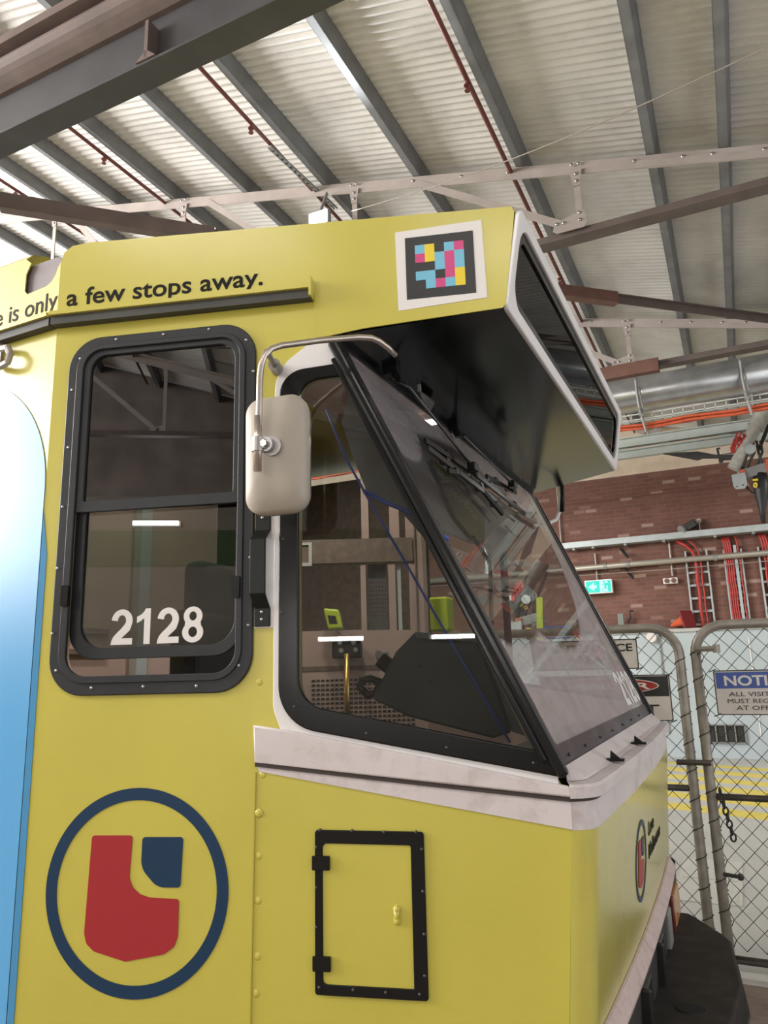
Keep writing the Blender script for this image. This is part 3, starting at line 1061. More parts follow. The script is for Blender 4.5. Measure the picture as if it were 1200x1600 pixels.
# small bits along the ledge
a = wallp(972, 965)
B().box((a.x, 14.78, 2.26 + 0.17), (0.11, 0.06, 0.34)).link('junction_box', mat('grey_green_box', (0.17, 0.20, 0.17), 0.5), label='narrow grey-green box standing on the ledge below the exit sign', cat='box', bevel=0.008)
a = wallp(986, 968)
B().tube([(a.x + 0.05, 14.93, a.z + 0.16), (a.x, 14.86, a.z + 0.16), (a.x + 0.01, 14.84, a.z + 0.05), (a.x - 0.05, 14.86, a.z - 0.06)], 0.018, 6).link('wall_hook', M_dark, label='bent dark hook on the brick, right of the narrow box', cat='hook')
# traffic cone lying on the ledge
a = PY(1075, 968, 14.75)
root = empty('traffic_cone', (a.x - 0.15, 14.72, 2.26), 'orange traffic cone lying on its side on the wall ledge', 'traffic cone')
cz = 2.26 + 0.17
Mc = Matrix.Translation((a.x, 14.66, cz)) @ Matrix.Rotation(math.radians(-38), 4, 'Z') @ Matrix.Rotation(math.radians(-14), 4, 'Y')
b = B().box((0.0, 0, 0), (0.035, 0.32, 0.32), Mc)
b.link('base', M_coneb, root, bevel=0.008)
b = B()
b.cyl(Mc @ Vector((0, 0, -0.0)), Mc @ Vector((-0.40, 0, 0.0)), 0.12, 0.028, seg=24)
b.link('cone_body', M_cone, root, smooth=False)
# low wall fittings
a, c = PY(1106, 1160, 14.58), PY(1163, 1133, 14.58)
root = empty('wall_vent', ((a.x + c.x) / 2, 14.58, a.z), 'dark louvred vent in the pale low wall behind the gate', 'vent')
B().box(((a.x + c.x) / 2, 14.59, (a.z + c.z) / 2), (c.x - a.x, 0.012, c.z - a.z)).link('backing', mat('vent_dark', (0.025, 0.025, 0.022), 0.7), root)
b = B()
for k in range(5):
    X = a.x + (c.x - a.x) * k / 4
    b.box((X, 14.57, (a.z + c.z) / 2), (0.02, 0.03, c.z - a.z))
for zz in (a.z, c.z):
    b.box(((a.x + c.x) / 2, 14.57, zz), (c.x - a.x + 0.03, 0.03, 0.02))
b.link('frame', M_mgrey, root)
a = PY(1018, 996, 14.58)
B().cyl((a.x, 14.60, a.z), (a.x, 14.50, a.z), 0.10, 0.09, seg=24).link('bulkhead_lamp', M_sign, label='round white bulkhead lamp on the pale low wall', cat='lamp')
a, c = PY(1030, 990, 14.58), PY(1036, 1060, 14.58)
B().box((a.x, 14.59, 1.3), (0.03, 0.02, 1.8)).link('conduit', M_mgrey, label='thin dark upright conduit on the pale low wall', cat='conduit')
a = PY(1170, 1000, 14.58)
B().box((a.x, 14.59, 1.2), (0.02, 0.012, 1.7)).link('conduit', M_wclean, label='thin white upright line on the pale low wall behind the gate', cat='conduit')
a, c = PY(862, 998, 14.58), PY(890, 977, 14.58)
B().box((a.x + 0.1, 14.585, (a.z + c.z) / 2), (0.5, 0.02, 0.24)).link('blue_board', M_sblue, label='small blue board on the low wall, seen through the dusty windscreen', cat='board')
# cover plate in the floor
b = B().box((-0.42, 6.7, 0.004), (0.46, 1.25, 0.008))
b.box((-0.42, 6.7, 0.010), (0.40, 0.02, 0.006))
b.box((-0.28, 6.35, 0.010), (0.12, 0.4, 0.004))
b.link('cover_plate', mat('cover_plate', (0.55, 0.55, 0.50), 0.5, var=0.06), label='pale steel cover plate in the floor behind the gate', cat='cover plate')
B().box((1.0, 4.78, 0.012), (3.2, 0.10, 0.024)).link('trim_10', mat('kerb_line', (0.56, 0.54, 0.50), 0.6, var=0.2), kind='structure')


# ------------------------------------------------------------------ overhead service machines
def machine(label, delta, yellow):
    Y0 = 12.0
    P = lambda x, y, dy=0.0: PY(x, y, Y0) + Vector((0, dy, 0)) + Vector(delta)
    root = empty('hoist_trolley', P(1160, 820), label, 'hoist', 'overhead hoist trolleys')
    b = B().cyl(P(1197, 640), P(1180, 668), 0.125, seg=20)
    b.cyl(P(1182, 664), P(1146, 733), 0.095, seg=20)
    b.link('gas_cylinder', mat('dirty_white_cylinder', (0.42, 0.40, 0.36), 0.45, var=0.25, vscale=12) if not yellow else M_dark, root, smooth=False)
    if yellow:
        B().bar(P(1197, 645, 0.2), P(1118, 645, 0.2), 0.06, 0.06).link('jib_arm', M_dark, root)
    B().bar(P(1204, 655, 0.1), P(1186, 700, 0.1), 0.05, 0.05).link('stay_rod', M_dark, root)
    b = B().cyl(P(1172, 705, -0.14), P(1172, 705, 0.05), 0.075, seg=20)
    b.link('pivot_cap', M_lgrey, root)
    b = B().bar(P(1124, 707), P(1168, 700), 0.08, 0.085)
    b.link('link_bar', mat('bar_white', (0.55, 0.48, 0.42), 0.5), root, bevel=0.008)
    B().box(P(1145, 704, -0.05), (0.06, 0.03, 0.10)).link('red_marker', M_redc, root)
    B().bar(P(1122, 700), P(1127, 723), 0.06, 0.05, up=(0, 1, 0)).link('end_clamp', M_dark, root, bevel=0.008)
    q = facing_y(Y0)
    b = B()
    pl = [P(1036, 709), P(1090, 706), P(1124, 712), P(1124, 716), P(1098, 716), P(1090, 719)]
    b.prism([(v.x, v.z) for v in pl], -0.03, 0.03, frame(Vector((0, pl[0].y, 0)), Vector((1, 0, 0)), ZV, Vector((0, -1, 0))))
    b.link('counter_arm', M_dark, root)
    B().bar(P(1124, 716), P(1160, 713), 0.07, 0.07).link('arm_block', M_dark, root)
    b = B()
    rnd = random.Random(3)
    for k in range(9):
        x = 1150 + rnd.uniform(0, 18)
        y = 692 + rnd.uniform(-8, 8)
        b.tube([P(x - 8, y + 6, -0.05), P(x - 3, y - 9, -0.08), P(x + 3, y - 2, -0.05), P(x + 6, y + 8, 0)], 0.014, 6)
    b.link('red_hoses', M_redc, root, smooth=True)
    b = B()
    for x0_, x1_ in ((1182, 1190), (1188, 1184), (1176, 1170), (1165, 1163)):
        b.tube([P(x0_, 690, -0.02), P(x0_ + 3, 708, -0.06), P(x1_, 724, -0.03), P(x1_ - 4, 738, 0)], 0.022, 6)
    b.link('black_hoses', M_dark, root, smooth=True)
    b = B().bar(P(1154, 745), P(1206, 729), 0.18, 0.15)
    b.link('cross_beam', M_mgrey, root, bevel=0.012)
    for x, y in ((1160, 746), (1199, 730)):
        B().bar(P(x, y - 10, -0.10), P(x + 3, y + 14, -0.10), 0.06, 0.025, up=(0, 1, 0)).link('red_strap', M_orange, root)
    pl = [P(1143, 745), P(1164, 741), P(1168, 760), P(1163, 766), P(1150, 767), P(1146, 762)]
    hl = [P(1152, 763), P(1161, 761)]
    link('end_plate', plate_mesh([(v.x, v.z) for v in pl], [circ(h.x, h.z, 0.016, n=12) for h in hl], 0.10, 0.13, frame(Vector((0, pl[0].y, 0)), Vector((1, 0, 0)), ZV, Vector((0, -1, 0)))), M_lgrey, root)
    b = B().tube([P(1188, 740), P(1189, 760), P(1190, 778), P(1191, 798), P(1193, 818)], [0.10, 0.11, 0.085, 0.045, 0.03], 12)
    b.tube([P(1165, 748), P(1168, 764), P(1176, 770), P(1184, 764)], 0.016, 6)
    b.link('hose_bundle', M_dash, root, smooth=True)
    b = B().tube([P(1180 + 2.2 * math.cos(t), 761 + 3.5 * math.sin(t), -0.14) for t in [k * math.pi / 5 for k in range(10)]], 0.012, 6, closed=True)
    b.box(P(1180, 753, -0.14), (0.07, 0.02, 0.03))
    b.link('yellow_tag', M_syel, root)
    if yellow:
        B().bar(P(1200, 700, -0.2), P(1205, 770, -0.2), 0.10, 0.03, up=(0, 1, 0)).link('yellow_strap', M_olive, root)
    top = P(1200, 640)
    for s_ in ((-1.0, -0.92) if yellow else (-0.12, 0.14)):
        B().cyl((top.x + s_ - 0.05, top.y + 0.2, top.z - 0.1), (top.x + s_ - 0.05, top.y + 0.2, zroof(top.x + s_ - 0.05) + 0.158), 0.03, seg=8).link('hanger', M_mgrey, root)
    return root


machine('grey hoist trolley with red hoses hanging from the roof at the right edge', (0, 0, 0), False)
machine('hoist trolley with red hoses hanging lower, seen through the dusty windscreen', (-3.55, 0, -2.02), True)

# ================================================================== FENCE AND GATE
YF = 4.9


def lattice(x0, x1, z0, z1, dx=0.098, dz=0.104):
    """chain-link: zigzag wires, each hooked into its neighbours"""
    b = B()
    n = int((x1 - x0) / (dx / 2))
    m = int((z1 - z0) / (dz / 2))
    for i in range(n + 1):
        pts = []
        for k in range(m + 1):
            sg = 1 if (i + k) % 2 else -1
            x = min(max(x0 + i * dx / 2 + sg * dx / 4, x0), x1)
            pts.append((x, YF + sg * 0.0016, z1 - k * dz / 2))
        b.tube(pts, 0.0025, 4)
    return b


def arc(cx, cz, r, a0, a1, n=8):
    return [(cx + r * math.cos(a0 + (a1 - a0) * k / n), YF, cz + r * math.sin(a0 + (a1 - a0) * k / n)) for k in range(n + 1)]


H = 1.90
rc = 0.17
# left panel
xl0, xl1 = -3.3, -0.342
root = empty('fence_panel', ((xl0 + xl1) / 2, YF, 0), 'chain-link fence panel on the left, partly hidden behind the tram nose', 'fence', 'temporary fence panels')
pts = [(xl0, YF, 0.02), (xl0, YF, H - rc)] + arc(xl0 + rc, H - rc, rc, math.pi, math.pi / 2) + arc(xl1 - rc, H - rc, rc, math.pi / 2, 0) + [(xl1, YF, 1.4), (xl1, YF, 0.9), (xl1, YF, 0.45), (xl1, YF, 0.0)]
B().tube(pts, 0.029, 12).link('frame', M_tube, root, smooth=True)
B().cyl((xl0, YF, 0.955), (xl1, YF, 0.955), 0.019, seg=10).link('mid_rail', M_tubed, root, smooth=True)
B().cyl((xl0, YF, 0.10), (xl1, YF, 0.10), 0.019, seg=10).link('bottom_rail', M_tubed, root, smooth=True)
lattice(xl0 + 0.02, xl1 - 0.02, 0.12, H - 0.03).link('wire_mesh', M_wire, root)
for z in [0.2 + k * 0.16 for k in range(10)]:
    B().tube([(xl1 + 0.032 * math.cos(t), YF + 0.032 * math.sin(t), z + 0.012 * t) for t in [k * math.pi / 4 for k in range(9)]], 0.003, 5).link('tie_wire', M_wire, root)
# right gate
xr0, xr1 = -0.25, 3.0
root = empty('chain_link_gate', ((xr0 + xr1) / 2, YF, 0), 'chain-link gate on the right carrying the blue and white notice', 'gate', 'temporary fence panels')
pts = [(xr0, YF, 0.0), (xr0, YF, 0.5), (xr0, YF, 1.0), (xr0, YF, H - rc)] + arc(xr0 + rc, H - rc, rc, math.pi, math.pi / 2) + arc(xr1 - rc, H - rc, rc, math.pi / 2, 0) + [(xr1, YF, 0.0)]
B().tube(pts, 0.029, 12).link('frame', M_tube, root, smooth=True)
B().cyl((xr0, YF, 0.915), (xr1, YF, 0.90), 0.019, seg=10).link('mid_rail', M_tubed, root, smooth=True)
B().cyl((xr0, YF, 0.055), (xr1, YF, 0.05), 0.022, seg=10).link('bottom_rail', M_tubed, root, smooth=True)
lattice(xr0 + 0.02, xr1 - 0.02, 0.08, H - 0.03).link('wire_mesh', M_wire, root)
for z in [0.25 + k * 0.16 for k in range(10)]:
    B().tube([(xr0 + 0.032 * math.cos(t), YF + 0.032 * math.sin(t), z + 0.012 * t) for t in [k * math.pi / 4 for k in range(9)]], 0.003, 5).link('tie_wire', M_wire, root)
b = B().cyl((xr0, YF - 0.03, 1.76), (xr0 + 0.13, YF - 0.03, 1.76), 0.016, seg=8)
b.cyl((xr0 + 0.12, YF - 0.03, 1.735), (xr0 + 0.12, YF - 0.03, 1.785), 0.02, seg=8)
b.link('hinge_pin', M_tube, root)
B().cyl((-0.42, YF - 0.035, 1.105), (xr0 + 0.02, YF - 0.035, 1.105), 0.016, seg=8).link('latch_bar', M_tubed, root)
b = B().cyl((xr0 + 0.02, YF - 0.02, 0.50), (xr0 + 0.10, YF - 0.05, 0.50), 0.011, seg=8)
b.ball((xr0 + 0.105, YF - 0.05, 0.50), 0.02, seg=10)
b.link('drop_bolt', M_dark, root)
# short chain looped over the gate rail
def chain_link(c, turn):
    M = Matrix.Translation(c) @ Matrix.Rotation(turn, 4, 'Z')
    pts = []
    for k in range(14):
        t = 2 * math.pi * k / 14
        pts.append(M @ Vector((0.0150 * math.cos(t), 0, 0.0215 * math.sin(t))))
    return pts


root = empty('hanging_chain', (-0.17, YF - 0.04, 0.68), 'short rusty chain dangling from the gate post', 'chain')
pz = 0.95
for k in range(8):
    c = Vector((-0.200 + 0.006 * k, YF - 0.045, pz - k * 0.035))
    B().tube(chain_link(c, 0.5 if k % 2 else 1.9), 0.0058, 6, closed=True).link('chain_link', M_wire, root, smooth=True)

# signs on the fence
def sign_plate(name, p0, p1, label, cat='sign'):
    fr_ = facing_y(YF - 0.012)
    x0_, x1_, z0_, z1_ = p0[0], p1[0], p0[1], p1[1]
    root = empty(name, ((x0_ + x1_) / 2, YF - 0.012, z0_), label, cat, 'safety signs on the fence')
    link('panel', plate_mesh(rect(x0_, z0_, x1_, z1_, 0.012), [], 0.0, 0.004, fr_), M_sign, root)
    link('border', plate_mesh(rect(x0_, z0_, x1_, z1_, 0.012), [rect(x0_ + 0.006, z0_ + 0.006, x1_ - 0.006, z1_ - 0.006, 0.01)], 0.004, 0.006, fr_), M_ink, root)
    for (tx, tz) in ((x0_, z0_), (x1_, z0_), (x0_, z1_), (x1_, z1_)):
        B().bar((tx - 0.02, YF - 0.02, tz - 0.008), (tx + 0.02, YF - 0.02, tz + 0.008), 0.006, 0.006).link('cable_tie', M_ink, root)
    return root, fr_


# NOTICE
nx0, nz0 = -0.165, 1.375
nx1, nz1 = nx0 + 0.46, 1.632
root, fr = sign_plate('notice_sign', (nx0, nz0), (nx1, nz1), 'blue and white NOTICE sign wired to the right gate')
link('header', plate_mesh(rect(nx0 + 0.012, nz1 - 0.105, nx1 - 0.012, nz1 - 0.012), [], 0.004, 0.006, fr), M_sblue, root)
link('heading', text_mesh('NOTICE', nx0 + 0.055, nx1 - 0.055, nz1 - 0.088, 0.058, fr, 0.006, 0.008, bold=0.025), M_tagw, root)
mes = [text_mesh('ALL VISITORS', nx0 + 0.073, nx1 - 0.073, nz1 - 0.150, 0.026, fr, 0.004, 0.006),
       text_mesh('MUST REGISTER', nx0 + 0.062, nx1 - 0.062, nz1 - 0.189, 0.026, fr, 0.004, 0.006),
       text_mesh('AT OFFICE', nx0 + 0.105, nx1 - 0.105, nz1 - 0.228, 0.026, fr, 0.004, 0.006)]
link('wording', join_meshes('wording', mes), M_ink, root)
# MAINTENANCE AREA
x1, z1 = -0.582, 1.838
x0, z0 = x1 - 0.66, 1.652
root, fr = sign_plate('maintenance_sign', (x0, z0), (x1, z1), 'white MAINTENANCE AREA sign, uppermost on the left fence panel')
mes = [text_mesh('MAINTENANCE', x0 + 0.03, x1 - 0.03, z1 - 0.075, 0.048, fr, 0.004, 0.006, bold=0.02),
       text_mesh('AREA', x0 + 0.22, x1 - 0.22, z1 - 0.145, 0.048, fr, 0.004, 0.006, bold=0.02)]
link('wording', join_meshes('wording', mes), M_ink, root)
# DANGER
x1, z1 = -0.412, 1.615
x0, z0 = x1 - 0.80, 1.338
root, fr = sign_plate('danger_sign', (x0, z0), (x1, z1), 'DANGER sign with a red oval on black, low on the left fence panel')
link('header', plate_mesh(rect(x0 + 0.010, z1 - 0.130, x1 - 0.010, z1 - 0.010), [], 0.004, 0.006, fr), M_ink, root)
xc_ = (x0 + x1) / 2
link('oval_rim', plate_mesh(circ(xc_, z1 - 0.066, 0.335, 0.050), [], 0.006, 0.008, fr), M_tagw, root)
link('red_oval', plate_mesh(circ(xc_, z1 - 0.066, 0.328, 0.044), [], 0.008, 0.010, fr), M_sred, root)
link('heading', text_mesh('DANGER', xc_ - 0.285, xc_ + 0.285, z1 - 0.086, 0.040, fr, 0.010, 0.012, bold=0.02), M_tagw, root)
link('wording', text_mesh('OPEN PIT', xc_ - 0.32, xc_ + 0.325, z0 + 0.045, 0.055, fr, 0.004, 0.006, bold=0.02), M_ink, root)

# ================================================================== THE TRAM
T = empty('tram', (-4.0, YC, 0), 'yellow tram with number 2128, its cab end facing right', 'tram')
I4 = Matrix.Identity(4)


def SP(x, y, w=0.0):                          # pixel of the photo -> point in the plane w in front of the near cab side
    v = ray(x, y)
    t = ((O_SIDE + NU * w - CAM).dot(NU)) / v.dot(NU)
    return CAM + v * t


def S3(u, z, w=0.0):
    return O_SIDE + DU * u + NU * w + ZV * z


def F3(u, z, w=0.0):
    p = S3(u, z, w)
    return Vector((p.x, 2 * YC - p.y, p.z))


# ---- side walls of the cab
op_drv = rect(-1.296, 1.675, -0.756, 2.692, 0.085)
op_qtr = rpoly([(-0.470, 2.535), (-0.600, 2.53), (-0.600, 1.590), (0.030, 1.470)], [0.0, 0.12, 0.10, 0.0])
cab_out = [(-1.3815, 0.76), (0.036, 0.76), (0.084, 1.302), (0.084, 1.38), (0.06, 1.42), (-0.500, 2.66), (-0.500, 2.83), (-1.3815, 2.83)]
cab = plate('cab_side', cab_out, [op_drv, op_qtr], -0.030, 0.0, SIDE, M_yellow, T)
op_far = rpoly([(-1.30, 1.66), (0.02, 1.48), (-0.478, 2.56), (-1.30, 2.69)], [0.08, 0.02, 0.02, 0.08])
plate('cab_side', cab_out, [op_far], 0.0, 0.030, FAR, M_yellow, T)
# ---- long sides of the main body
plate('main_side', rect(-9.0, 0.75, -1.8245, 2.83), [], -0.03, 0.0, MAIN, M_yellow, T)
plate('main_side', rect(-9.0, 0.75, -1.8245, 2.83), [], 0.0, 0.03, facing_y(2 * YC - YM), M_yellow, T)
B().box((-8.99, YC, 1.8), (0.03, 2 * (YC - YM), 2.1)).link('rear_bulkhead', M_dark, T)
B().box((-5.4, YC, 0.84), (7.2, 2 * (YC - YM) - 0.08, 0.08)).link('floor_pan', M_dark, T)
b = B()
b.quad([(-1.83, YM + 0.02, 0.86), (-0.43, 1.93, 0.86), (-0.43, 2 * YC - 1.93, 0.86), (-1.83, 2 * YC - YM - 0.02, 0.86)])
b.link('cab_floor', M_dark, T)
# ---- inside lining of the cab walls
lin = [(-1.37, 0.88), (0.03, 0.88), (0.06, 1.36), (-0.50, 2.62), (-0.50, 2.96), (-1.37, 2.96)]
plate('cab_lining', lin, [op_drv, op_qtr], -0.040, -0.032, SIDE, M_int, T)
plate('cab_lining', lin, [rpoly([(-1.29, 1.67), (0.00, 1.495), (-0.485, 2.545), (-1.29, 2.68)], [0.08, 0.02, 0.02, 0.08])], 0.001, 0.040, FAR, M_int, T)
B().box((-5.4, 2 * YC - YM - 0.05, 1.9), (7.1, 0.02, 2.1)).link('main_lining', M_intw, T)
# ---- sky-blue print on the long side
adp = rpoly([(-4.6, 0.76), (-1.8255, 0.76), (-1.8255, 2.655), (-4.6, 2.655)], [0, 0, 0.40, 0.40], 16)
plate('advert_print', adp, [], 0.001, 0.003, MAIN, M_ad, T)
plate('advert_edge', [(-1.3805, 0.76), (-1.361, 0.76), (-1.361, 2.05), (-1.3805, 2.18)], [], 0.001, 0.002, SIDE, M_ad, T)
# grey lug at the left edge
b = B().tube([PY(2, 545, YM - 0.02), PY(12, 543, YM - 0.03), PY(16, 553, YM - 0.035), PY(12, 566, YM - 0.035), PY(2, 572, YM - 0.03), PY(-8, 572, YM - 0.02)], 0.011, 8)
b.box(PY(-6, 556, YM - 0.006), (0.06, 0.012, 0.09))
b.link('lifting_lug', mat('grey_lug', (0.36, 0.33, 0.31), 0.5, metal=0.3, var=0.3, vscale=30), T, smooth=False)

# ---- roof fascia and destination box
fas = [(-1.3815, 2.80), (-0.548, 2.80), (-0.548, 2.653), (-0.505, 2.655), (-0.40, 2.668), (0.0, 2.690), (0.010, 2.700), (0.052, 2.990), (0.044, 3.006), (-1.29, 3.057), (-1.345, 3.052), (-1.372, 3.032), (-1.3815, 3.0)]
plate('roof_fascia', fas, [], 0.0, 0.004, SIDE, M_yellow, T)
plate('roof_fascia', fas, [], -0.004, 0.0, FAR, M_yellow, T)
b = B()
top = [(0.046, 3.004, 0.002), (0.035, 3.012, -0.012), (0.02, 3.016, -0.04), (-1.28, 3.068, -0.04), (-1.33, 3.060, -0.02), (-1.366, 3.020, 0.0)]
edge = [(0.046, 3.004, 0.003), (-1.29, 3.056, 0.003)]
tn = [S3(0.048, 3.003, 0.003), S3(0.036, 3.016, -0.03), S3(-1.27, 3.068, -0.03), S3(-1.29, 3.056, 0.003)]
tf = [Vector((p.x, 2 * YC - p.y, p.z)) for p in tn]
b.quad([tn[0], tn[1], tn[2], tn[3]])
b.quad([tf[0], tf[1], tf[2], tf[3]])
b.quad([tn[0], tn[1], tf[1], tf[0]])
b.quad([tn[1], tn[2], tf[2], tf[1]])
b.quad([tn[3], tn[2], S3(-1.37, 3.02, -0.03), S3(-1.366, 3.022, 0.003)])
b.quad([tn[2], S3(-1.37, 3.02, -0.03), Vector((-1.86, 2 * YC - 1.5, 3.02)), tf[2]])
b.link('roof_top', M_yellow, T)
B().box((-5.4, YC, 3.03), (7.2, 2 * (YC - YM) - 0.12, 0.04)).link('roof_top', M_yellow, T)
B().box((-6.2, YC, 3.12), (7.0, 1.9, 0.14)).link('roof_pod', mat('roof_pod_grey', (0.17, 0.14, 0.15), 0.5, var=0.15, vscale=14), T, bevel=0.03)
# main-body fascia with its notch
mf_ = [(-9.0, 2.80), (-1.8245, 2.80), (-1.8245, 3.0)] + [(-1.835, 2.985), (-1.846, 2.960), (-1.862, 2.940), (-1.885, 2.930)] + [(-1.972, 2.925), (-1.986, 2.94), (-1.985, 3.0), (-1.965, 3.035)] + [(-1.995, 3.06), (-9.0, 3.06)]
plate('roof_fascia', mf_, [], 0.0, 0.004, MAIN, M_yellow, T)
b = B()
pr = [(0.0, 3.06), (-0.02, 3.085), (-0.07, 3.105), (-0.2, 3.12)]
for (w0, z0), (w1, z1) in zip(pr[:-1], pr[1:]):
    b.quad([(-9, YM - w0, z0), (-1.99, YM - w0, z0), (-1.99, YM - w1, z1), (-9, YM - w1, z1)])
b.link('roof_edge', M_yellow, T, smooth=True)
# shroud seen through the notch
plate('roof_shroud', rpoly([(-2.02, 2.85), (-1.835, 2.85), (-1.835, 3.02), (-1.86, 3.035), (-2.02, 3.035)], [0, 0, 0.02, 0.03, 0.02]), [], -0.030, -0.010, MAIN, mat('shroud_mauve_grey', (0.20, 0.165, 0.175), 0.45, var=0.2, vscale=9), T)
# rain gutter and the dark strip under it
for nm, m_, z0, z1, wd in (('rain_gutter', M_yellow, 2.798, 2.811, 0.040), ('gutter_dark_strip', mat('strip_dark', (0.055, 0.055, 0.05), 0.6, var=0.2), 2.770, 2.800, 0.030)):
    b = B()
    u1 = -0.553
    b.prism([(-1.3815 - wd * 0.145, z0), (u1, z0), (u1, z1), (-1.3815 - wd * 0.145, z1)], 0.0, wd, SIDE)
    b.prism([(-9, z0), (-1.8245 - wd * 0.145, z0), (-1.8245 - wd * 0.145, z1), (-9, z1)], 0.0, wd, MAIN)
    b.link(nm, m_, T)
b = B()
b.prism([(-0.556, 2.772), (-0.549, 2.772), (-0.549, 2.835), (-0.556, 2.835)], 0.0, 0.042, SIDE)
b.link('gutter_stop', M_yellow, T)
# slogan
ink = mat('slogan_ink', (0.012, 0.011, 0.010), 0.6, spec=0.15)
words('slogan_lettering', text_mesh('a few stops away.', -1.352, -0.708, 2.842, 0.060, I4, 0.004, 0.0055, bold=0.012), SIDE, 0.014, ink, T)
words('slogan_lettering', text_mesh('e is only', -2.118, -1.828, 2.842, 0.064, I4, 0.004, 0.0055, bold=0.004), MAIN, 0.016, ink, T)
# coloured block sticker
stk = plate('block_sticker', [SU(617.5, 365), SU(752, 345), SU(761.5, 466), SU(623, 487)], [], 0.004, 0.0055, SIDE, M_tagw, T)
u0, u1, z0, z1 = -0.271, -0.071, 2.743, 2.941
link('black_square', plate_mesh(rect(u0, z0, u1, z1), [], 0.0055, 0.0065, SIDE), M_tagk, stk)
rows = ['BY.BP', 'PYBPB', '..BPB', 'BB.PY', '.BPBY']
cw, chh = (u1 - u0) / 7, (z1 - z0) / 7
for key, mm_, nm in (('B', M_cyan, 'blue_block'), ('Y', M_syel, 'yellow_block'), ('P', M_mag, 'pink_block')):
    for r_, row in enumerate(rows):
        for c_, ch in enumerate(row):
            if ch == key:
                link(nm, plate_mesh(rect(u0 + (c_ + 1) * cw, z1 - (r_ + 2) * chh, u0 + (c_ + 2) * cw, z1 - (r_ + 1) * chh), [], 0.0065, 0.0075, SIDE), mm_, stk)

# soffit
b = B()
n0, n1 = S3(-0.505, 2.655, 0), S3(0.0, 2.690, 0)
f0, f1 = F3(-0.505, 2.655, 0), F3(0.0, 2.690, 0)
b.quad([n0, n1, f1, f0])
b.quad([n0 + ZV * 0.02, n1 + ZV * 0.02, f1 + ZV * 0.02, f0 + ZV * 0.02])
b.link('box_soffit', M_satin, T)


def SF(x, y):                                 # pixel -> point on the soffit plane
    v = ray(x, y)
    nn = (n1 - n0).cross(f0 - n0)
    return CAM + v * ((n0 - CAM).dot(nn) / v.dot(nn))


# front of the destination box
ayv = Vector((0.171, 0, 0.985))
FB = frame(Vector((-0.5, 0, 2.690)), Vector((0, 1, 0)), ayv, Vector((0.985, 0, -0.171)))
df_out = rpoly([(1.878, -0.002), (3.922, -0.002), (3.906, 0.318), (1.893, 0.318)], [0.02, 0.02, 0.03, 0.03])
df_in = rpoly([(1.918, 0.038), (3.882, 0.038), (3.872, 0.282), (1.922, 0.282)], 0.075)
plate('destination_front', df_out, [df_in], 0.0, 0.016, FB, M_wclean, T, bevel=0.004)
gsk = plate('destination_seal', rpoly([(1.915, 0.035), (3.885, 0.035), (3.875, 0.285), (1.919, 0.285)], 0.077), [rpoly([(1.950, 0.068), (3.850, 0.068), (3.842, 0.254), (1.955, 0.254)], 0.05)], -0.004, 0.006, FB, M_black, T)
plate('destination_glass', rpoly([(1.93, 0.05), (3.87, 0.05), (3.86, 0.27), (1.935, 0.27)], 0.05), [], -0.004, -0.001, FB, G_dest, T)
b = B()
b.prism([(1.92, 0.03), (3.88, 0.03), (3.87, 0.29), (1.925, 0.29)], -0.20, -0.19, FB)
b.link('sign_back', mat('sign_back', (0.05, 0.045, 0.045), 0.6, var=0.3, vscale=8), T)
b = B()
b.prism([(2.20, 0.07), (3.60, 0.07), (3.60, 0.25), (2.20, 0.25)], -0.12, -0.11, FB)
b.link('sign_matrix', mat('sign_matrix', (0.07, 0.065, 0.065), 0.35, var=0.2, vscale=40), T)
b = B()
for yy in (2.30, 2.62, 3.5):
    b.tube([FB @ Vector((yy, 0.09, -0.06)), FB @ Vector((yy - 0.03, 0.17, -0.06)), FB @ Vector((yy, 0.22, -0.06)), FB @ Vector((yy + 0.03, 0.20, -0.06))], 0.006, 6)
b.link('sign_wiring', M_pipe, T)

# ---- driver's sliding window
dw = plate('driver_window', rect(-1.326, 1.645, -0.726, 2.722, 0.105, 12), [rect(-1.292, 1.682, -0.760, 2.690, 0.078, 12)], 0.0, 0.010, SIDE, M_char, T, bevel=0.003)
link('inner_frame', plate_mesh(rect(-1.296, 1.678, -0.756, 2.694, 0.082, 12), [rect(-1.274, 1.698, -0.774, 2.678, 0.062, 12)], 0.004, 0.016, SIDE, 0.002), M_char, dw)
link('upper_sash', plate_mesh(rpoly([(-1.284, 2.170), (-0.764, 2.170), (-0.764, 2.684), (-1.284, 2.684)], [0, 0, 0.05, 0.05]), [rpoly([(-1.253, 2.203), (-0.791, 2.203), (-0.791, 2.661), (-1.253, 2.661)], [0.004, 0.004, 0.05, 0.05])], -0.008, 0.008, SIDE, 0.002), M_char, dw)
link('lower_sash', plate_mesh(rpoly([(-1.284, 1.744), (-0.764, 1.744), (-0.764, 2.19), (-1.284, 2.19)], [0.085, 0.085, 0, 0], 12), [rpoly([(-1.251, 1.776), (-0.787, 1.776), (-0.787, 2.180), (-1.251, 2.180)], [0.07, 0.07, 0, 0], 12)], -0.030, -0.012, SIDE, 0.002), M_char, dw)
link('upper_glass', plate_mesh(rect(-1.262, 2.19, -0.782, 2.672, 0.04), [], -0.004, -0.001, SIDE), G_up, dw)
link('lower_glass', plate_mesh(rect(-1.260, 1.765, -0.778, 2.20, 0.05), [], -0.024, -0.021, SIDE), G_low, dw)
link('fleet_number', number_mesh(-1.157, -0.880, 1.783, 0.100, SIDE, -0.0205, -0.019), M_tagw, dw)
for (u, z) in ((SU(107, 932)), (SU(372, 918))):
    link('latch', plate_mesh(rect(u - 0.010, z - 0.03, u + 0.012, z + 0.03, 0.004), [], 0.010, 0.024, SIDE), M_black, dw)
